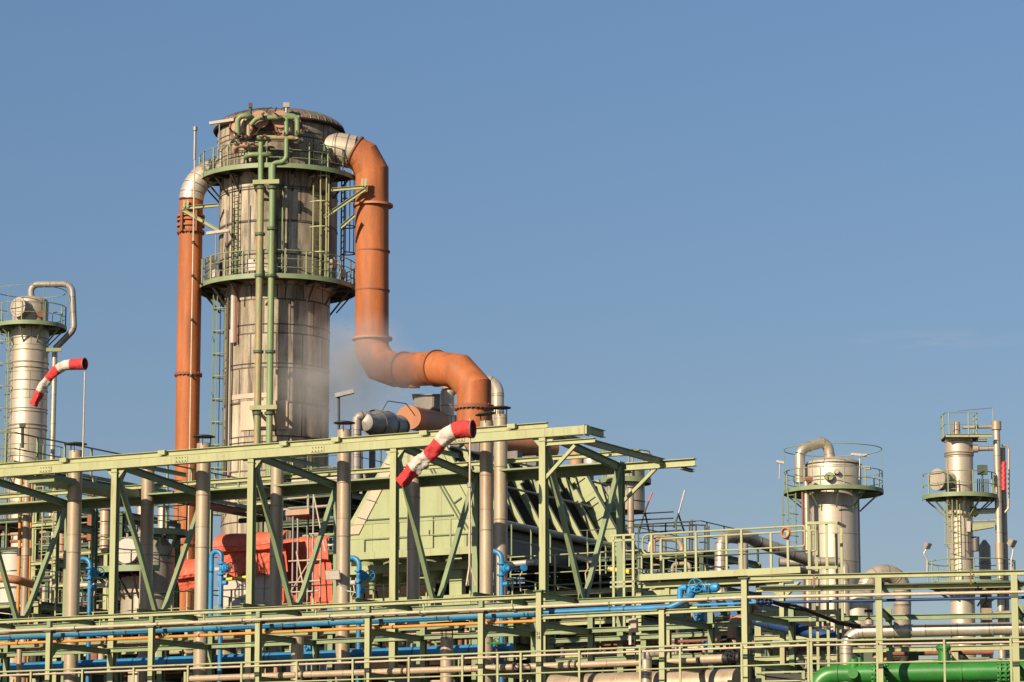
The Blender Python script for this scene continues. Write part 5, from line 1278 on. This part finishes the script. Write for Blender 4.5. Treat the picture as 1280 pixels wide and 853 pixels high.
# two jibs
for i, (a, b, c1, c2, lab) in enumerate((((806, 640), (815, 616), (798, 668), (812, 668), 'red topped slanted jib on a thin dark A-frame'), ((848, 643), (856, 613), (842, 660), (855, 664), 'pale topped slanted jib on a thin dark A-frame'))):
    Yj = 135; t = thing('jib', at((c1[0] + c2[0]) / 2, c1[1], Yj), lab, 'jib', 'jibs above the pump frame')
    q = MB(); q.tube([at(*c1, Yj), at(*a, Yj), at(*c2, Yj + 1)], .04, 7); q.build('frame', DARK, t)
    q = MB(); m_ = at(*a, Yj).lerp(at(*b, Yj), .55); q.tube([at(*a, Yj), m_], .035, 8); q.build('arm', DARK if i == 0 else GREY, t); q = MB(); q.tube([m_, at(*b, Yj)], .035, 8); q.build('arm_tip', RED if i == 0 else WHITE, t)
t = thing('rail_frame', at(835, 690, 134), 'thin dark multi-bar railing frame against the sky behind the raised walkway', 'railing')
q = MB()
for (x0, y0, x1, y1) in ((780, 643.5, 842, 640), (780, 651, 842, 648), (780, 657, 870, 652), (780, 658.5, 870, 657), (792, 667, 852, 663), (862, 656, 884, 657), (874, 678, 884, 678), (870, 694, 884, 695)):
    q.tube([at(x0, y0, 134), at(x1, y1, 134)], .032, 6); q.cut()
q.build('bar', DARK, t)
q = MB()
for x, ya, yb in ((816, 654, 700), (832, 654, 690), (862, 652, 712), (870, 656, 712), (881, 656, 714), (865, 650, 700), (886, 658, 714)): q.tube([at(x, ya, 134), at(x, yb, 134)], .035, 6); q.cut()
q.build('upright', DARK, t)

# tank with railing behind the right end of the gantry
TKY = 136.0
t, c, r = vessel('railed_tank', 781, 585, 640, TKY, 50, ALU2, 'railed tank top showing behind the right end of the gantry', 'tank', dome=.1)
ring_platform(t, c, r - .1, r + .25, zat(602, TKY), 0, 2 * math.pi, 1.25, 30, nb=6)
vessel('pink_drum', 721, 558, 590, 133, 17, SALMON, 'salmon coloured drum top under the right end of the gantry', 'drum', dome=.1)
vessel('silver_drum', 739, 569, 590, 131, 18, ALU, 'short silver drum top under the right end of the gantry', 'drum', dome=.15)
vessel('beige_stack', 790, 610, 720, 132, 8, STACK, 'thin beige stack just right of the dark rear gantry leg', 'stack', dome=0, bottom=0)
p = at(808, 571, 133); t = thing('floodlight', p - Z * .5, 'white floodlight at the right end of the railed tank top', 'floodlight'); flood(t, p, V((.6, -.6, -.6)), WHITE, .5); q = MB(); q.tube([p, at(803, 580, 134)], .04, 6); q.build('stalk', GREY, t)

# steel frames at the lower right
module('dense green steel frame below the raised walkway', 11, 802, 935, [752, 778, 806], 6, 51, 1.9, decks=False, rails=False)
module('dense green steel frame between silver pipe elbow and rack bend', 6, 948, 1050, [762, 792, 818], 6, 53, 1.9, decks=False, pl0=RR, rails=False)
module('low steel frame behind the bright green pipe', 5, 1060, 1330, [806, 824], 6, 55, 1.5, decks=False, pl0=RR, rails=False)
pl = RK.off(6); t = thing('dark_blue_main', pl.P(1000, 790), 'thick dark blue pipe descending behind the right rack posts', 'pipe')
q = MB(); q.tube([RR.off(4).P(945, 775), RR.off(3).P(1010, 790), RR.off(2.4).P(1060, 801)], .16, 16); q.build('pipe', DKBLUE, t)
q = MB(); 
for f_ in (.3, .7): flange(q, RR.off(4).P(945, 775).lerp(RR.off(3).P(1010, 790), f_), RR.off(3).P(1010, 790) - RR.off(4).P(945, 775), .18, .05); q.cut()
q.build('collar', DARK, t)
t = thing('cable_bundle', RR.off(.5).P(1000, 757), 'sagging bundle of dark cables under the conduit at the rack bend', 'cable')
for i in range(7):
    q = MB(); q.tube([RR.off(.3 + i * .06).P(948 + x_, y_ + i * .8 + mnoise.noise(V((i, x_ * .1, 0)))) for x_, y_ in ((0, 746), (15, 749), (30, 754), (45, 757), (58, 759), (75, 766), (100, 776), (128, 781))], .015, 6); q.build('cable', BLACK, t)
p = RR.off(1.4).P(1086, 776); t = thing('gate_valve', p, 'dark valve handle with pale bonnet standing above the large silver pipe', 'valve')
q = MB(); q.tube([p - Z * .2, p + Z * .35], .03, 8); q.build('spindle', STACK, t); q = MB(); q.lathe(p, [(0, -.12), (.12, -.1), (.12, 0), (.04, .08), (0, .08)], 14); q.build('bonnet', STACK, t); q = MB(); c = RR.off(1.4).P(1085.5, 764); q.box(c, X_, Y_, .2, .1, .07); q.build('handle', DARK, t)
# low dark wall added far behind to fill the dark gaps between frames
q = MB(); q.beam(V((-60, 200, 6)), V((45, 200, 6)), .4, 12, Z); one(q, 'dark_fill_wall', WALLG, 'long low dark wall added as gap filler far behind the plant', 'wall')

# stair railing at the far left behind the gantry beam
pl = RK.off(14); a = pl.P(18, 559); b = a + N1 * 15; 
t = thing('stair_rail', V((a.x, a.y, a.z - .6)), 'green walkway railing receding behind the gantry beam at far left', 'railing')
q = MB(); rail(q, [a - Z * .6 + U1 * -1.6 + N1 * -1, a - Z * .6, b - Z * .6], 1.1, 1.6, .03, True, 1); q.build('guard_rail', GREEN2, t)
q = MB(); q.beam(a - Z * .65 - U1 * .5, b - Z * .65 - U1 * .5, 1.0, .08); q.build('walkway_deck', DARK, t)

# thin steam drifting between the column and the orange duct
vm = bpy.data.materials.new('steam_volume'); vm.use_nodes = True; nt = vm.node_tree; nt.nodes.remove(nt.nodes['Principled BSDF'])
pv = nt.nodes.new('ShaderNodeVolumePrincipled'); pv.inputs['Color'].default_value = (.93, .91, .89, 1)
tc = nt.nodes.new('ShaderNodeTexCoord'); ln = nt.nodes.new('ShaderNodeVectorMath'); ln.operation = 'LENGTH'
nt.links.new(tc.outputs['Object'], ln.inputs[0])
nz = nt.nodes.new('ShaderNodeTexNoise'); nz.inputs['Scale'].default_value = 1.6; nz.inputs['Detail'].default_value = 4; nt.links.new(tc.outputs['Object'], nz.inputs['Vector'])
mr = nt.nodes.new('ShaderNodeMapRange'); mr.inputs['From Min'].default_value = 1.0; mr.inputs['From Max'].default_value = .15; mr.inputs['To Max'].default_value = 1
nt.links.new(ln.outputs['Value'], mr.inputs['Value'])
m2 = nt.nodes.new('ShaderNodeMapRange'); m2.inputs['From Min'].default_value = .38; m2.inputs['From Max'].default_value = .75; nt.links.new(nz.outputs['Fac'], m2.inputs['Value'])
mu = nt.nodes.new('ShaderNodeMath'); mu.operation = 'MULTIPLY'; nt.links.new(mr.outputs[0], mu.inputs[0]); nt.links.new(m2.outputs[0], mu.inputs[1])
mu2 = nt.nodes.new('ShaderNodeMath'); mu2.operation = 'MULTIPLY'; mu2.inputs[1].default_value = 1.7; nt.links.new(mu.outputs[0], mu2.inputs[0]); nt.links.new(mu2.outputs[0], pv.inputs['Density'])
nt.links.new(pv.outputs[0], nt.nodes['Material Output'].inputs['Volume'])
q = MB(); q.lathe(V((0, 0, 0)), [(0, -1)] + [(math.cos(R(a)), math.sin(R(a))) for a in range(-75, 90, 15)] + [(0, 1)], 24)
so_ = q.build('steam', vm, None, (0, 0, 0)); so_.location = at(432, 468, 143.6); so_.scale = (3.7, 1.9, 3.3)
tag(so_, 'faint grey steam drifting between the big column and the orange duct', 'steam', kind='stuff')
# faint cirrus in the sky
nt = w.node_tree; tc = nt.nodes.new('ShaderNodeTexCoord')
cd = ray(1180, 424).normalized()
sb = nt.nodes.new('ShaderNodeVectorMath'); sb.operation = 'SUBTRACT'; sb.inputs[1].default_value = cd; nt.links.new(tc.outputs['Generated'], sb.inputs[0])
ms = nt.nodes.new('ShaderNodeVectorMath'); ms.operation = 'MULTIPLY'; ms.inputs[1].default_value = (26, 26, 230); nt.links.new(sb.outputs[0], ms.inputs[0])
le = nt.nodes.new('ShaderNodeVectorMath'); le.operation = 'LENGTH'; nt.links.new(ms.outputs[0], le.inputs[0])
m1 = nt.nodes.new('ShaderNodeMapRange'); m1.interpolation_type = 'SMOOTHSTEP'; m1.inputs['From Min'].default_value = 1; m1.inputs['From Max'].default_value = 0; nt.links.new(le.outputs['Value'], m1.inputs['Value'])
sc_ = nt.nodes.new('ShaderNodeVectorMath'); sc_.operation = 'MULTIPLY'; sc_.inputs[1].default_value = (60, 60, 420); nt.links.new(tc.outputs['Generated'], sc_.inputs[0])
nz = nt.nodes.new('ShaderNodeTexNoise'); nz.inputs['Scale'].default_value = 1; nz.inputs['Detail'].default_value = 5; nt.links.new(sc_.outputs[0], nz.inputs['Vector'])
m2 = nt.nodes.new('ShaderNodeMapRange'); m2.inputs['From Min'].default_value = .4; m2.inputs['From Max'].default_value = .8; m2.inputs['To Max'].default_value = .22; nt.links.new(nz.outputs['Fac'], m2.inputs['Value'])
mu = nt.nodes.new('ShaderNodeMath'); mu.operation = 'MULTIPLY'; nt.links.new(m1.outputs[0], mu.inputs[0]); nt.links.new(m2.outputs[0], mu.inputs[1])
mx = nt.nodes.new('ShaderNodeMixRGB'); mx.inputs[2].default_value = (7.5, 7.4, 7.6, 1); nt.links.new(mu.outputs[0], mx.inputs[0]); nt.links.new(sky.outputs[0], mx.inputs[1]); nt.links.new(mx.outputs[0], bg.inputs['Color'])

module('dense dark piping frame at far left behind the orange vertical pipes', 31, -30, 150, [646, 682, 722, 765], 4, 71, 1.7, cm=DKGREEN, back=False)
# extras in the lower foreground
pl = RK.off(2.6); zz = pl.z(800, 858); a, b = pl.pt(690, zz), pl.pt(922, zz)
t = thing('grey_drum', a.lerp(b, .5) - Z * .4, 'long pale grey horizontal drum along the bottom edge below the beige pipe', 'drum')
q = MB(); q.tube([a, b], .38, 28); q.build('shell', STACK, t)
q = MB()
for f_ in (.12, .38, .64, .9): flange(q, a.lerp(b, f_), U1, .39, .05, 0, 28); q.cut()
q.build('band', BEIGE, t)
pl = RK.off(1.7); a = pl.P(808, 853)
t = thing('silver_pipe', a - Z * .6, 'short upright silver pipe with elbow beside the short beige pipe piece', 'pipe')
q = MB(); p = V((a.x, a.y, pl.z(808, 815))); q.tube(fillet([a - Z * .6, p, p + U1 * .55], .2), .145, 18); q.build('pipe', ALUP, t)
q = MB(); 
for dz in (.2, .55): flange(q, p - Z * dz, Z, .155, .02, 0, 18); q.cut()
q.build('band', GREY, t)
p = RK.off(.9).P(793, 782); t = thing('gauge_box', p - Z * .6, 'small pale instrument box with a striped cable behind the front rack beam', 'instrument')
q = MB(); q.box(p, U1, N1, .16, .12, .36); q.build('case', STACK, t); q = MB(); q.tube([p - Z * .18, p - Z * .5, p - Z * .9 + U1 * .05], .018, 6); q.build('cable', BLACK, t); q = MB(); q.beam(p + Z * .3 - U1 * .12, p - Z * .5 - U1 * .12, .07, .05, N1); q.build('mount', WHITE, t)

# elevation tint multiplied into the sky colour, greyer towards the horizon
sx = nt.nodes.new('ShaderNodeSeparateXYZ'); nt.links.new(tc.outputs['Generated'], sx.inputs[0])
mr = nt.nodes.new('ShaderNodeMapRange'); mr.inputs['From Min'].default_value = .10; mr.inputs['From Max'].default_value = .27; nt.links.new(sx.outputs['Z'], mr.inputs['Value'])
tn = nt.nodes.new('ShaderNodeMixRGB'); tn.inputs[1].default_value = (.92, .80, .77, 1); tn.inputs[2].default_value = (1.07, 1.06, 1.06, 1); nt.links.new(mr.outputs[0], tn.inputs[0])
ml = nt.nodes.new('ShaderNodeMixRGB'); ml.blend_type = 'MULTIPLY'; ml.inputs[0].default_value = 1; nt.links.new(mx.outputs[0], ml.inputs[1]); nt.links.new(tn.outputs[0], ml.inputs[2]); nt.links.new(ml.outputs[0], bg.inputs['Color'])

# gusset plates on the gantry joints
for px in frames[1:]:
    f0 = GK.pt(px, zmain - .118); r0 = f0 + N1 * DR; r0.z = zrear - .11; mid = f0.lerp(r0, .5); mid.z = zfloor
    q = MB(); c = f0 + N1 * .1; q.poly([c, c + N1 * .45, c + N1 * .12 - Z * .5, c - Z * .5], U1 * .02); q.build('gusset', GREEN2, gantry)
    q = MB(); q.poly([mid - N1 * .4 - Z * .05, mid + N1 * .4 - Z * .05, mid + N1 * .2 + Z * .35, mid - N1 * .2 + Z * .35], U1 * .02); q.build('gusset', GREEN2, gantry)
    q = MB(); q.poly([c - U1 * .35 - N1 * .11, c + U1 * .35 - N1 * .11, c + U1 * .1 - N1 * .11 - Z * .28, c - U1 * .1 - N1 * .11 - Z * .28], N1 * .02); q.build('gusset', GREEN, gantry)
for px in (60, 230, 400, 575):                # bolted splices of the main beam
    c = GK.pt(px, zmain); q = MB(); q.beam(c - U1 * .22 - N1 * .14, c + U1 * .22 - N1 * .14, .02, .17); sp_ = q.build('splice', GREEN, gantry)
    q = MB()
    for i in range(4):
        for dz in (-.05, .05): e = c - U1 * .15 + U1 * .1 * i - N1 * .16 + Z * dz; q.beam(e, e - N1 * .02, .022, .022); q.cut()
    q.build('bolt', RUST, sp_)
for px, py in posts[1:7]:
    p = RK.pt(px, zyel - .2); q = MB(); q.poly([p + N1 * .09, p + N1 * .4, p + N1 * .09 - Z * .32], U1 * .015); q.build('gusset', GREEN2, rack)
# instruments on the tower platforms
rng = random.Random(12)
for zz_, r0_, n_ in ((zt, RH + .35, 9), (zm, RU + .5, 12)):
    for i in range(n_):
        a = R(rng.uniform(-175, -15)); dv = V((math.cos(a), math.sin(a), 0)); c = TC + dv * r0_ + Z * zz_; k = rng.random()
        q = MB()
        if k < .4: q.tube(fillet([c, c + Z * rng.uniform(.6, 1.3), c + Z * 1.35 - dv * .35], .12), rng.choice((.03, .05, .07)), 8); q.build('instrument_pipe', rng.choice([PIPEG2, DKGREEN, GREY, RUST]), tower)
        elif k < .7: q.box(c + Z * rng.uniform(.4, .9), V((-dv.y, dv.x, 0)), dv, .35, .2, .4); q.build('junction_box', rng.choice([GREY, WHITE, DKGREEN]), tower)
        else: q.tube([c, c + Z * .7], .03, 6); handwheel(q, c + Z * .72, dv + Z * .3, .16, .018, 4); q.build('valve', DARK, tower)
for i in range(7):                            # small lines hugging the shell
    p, d = onshell(rng.uniform(285, 318) if i < 4 else rng.uniform(352, 385), 300, RU + .1)
    q = MB(); q.tube([V((p.x, p.y, zm + .05)), V((p.x, p.y, zm + rng.uniform(2.2, 5.0)))], .03, 6); q.build('riser_conduit', rng.choice([GREY, DARK, PIPEG2]), tower)
module('low steel frame with small pipes right behind the lower blue pipe', 6.2, 0, 640, [790, 822], 2.0, 81, .85, rails=False, decks=False, back=False, cm=GREEN2)
module('small pipe frame in front of the dark frame under the hood side', 7.5, 690, 925, [792, 818], 2.0, 83, 1.2, rails=False, decks=False, back=False, cm=GREEN2)
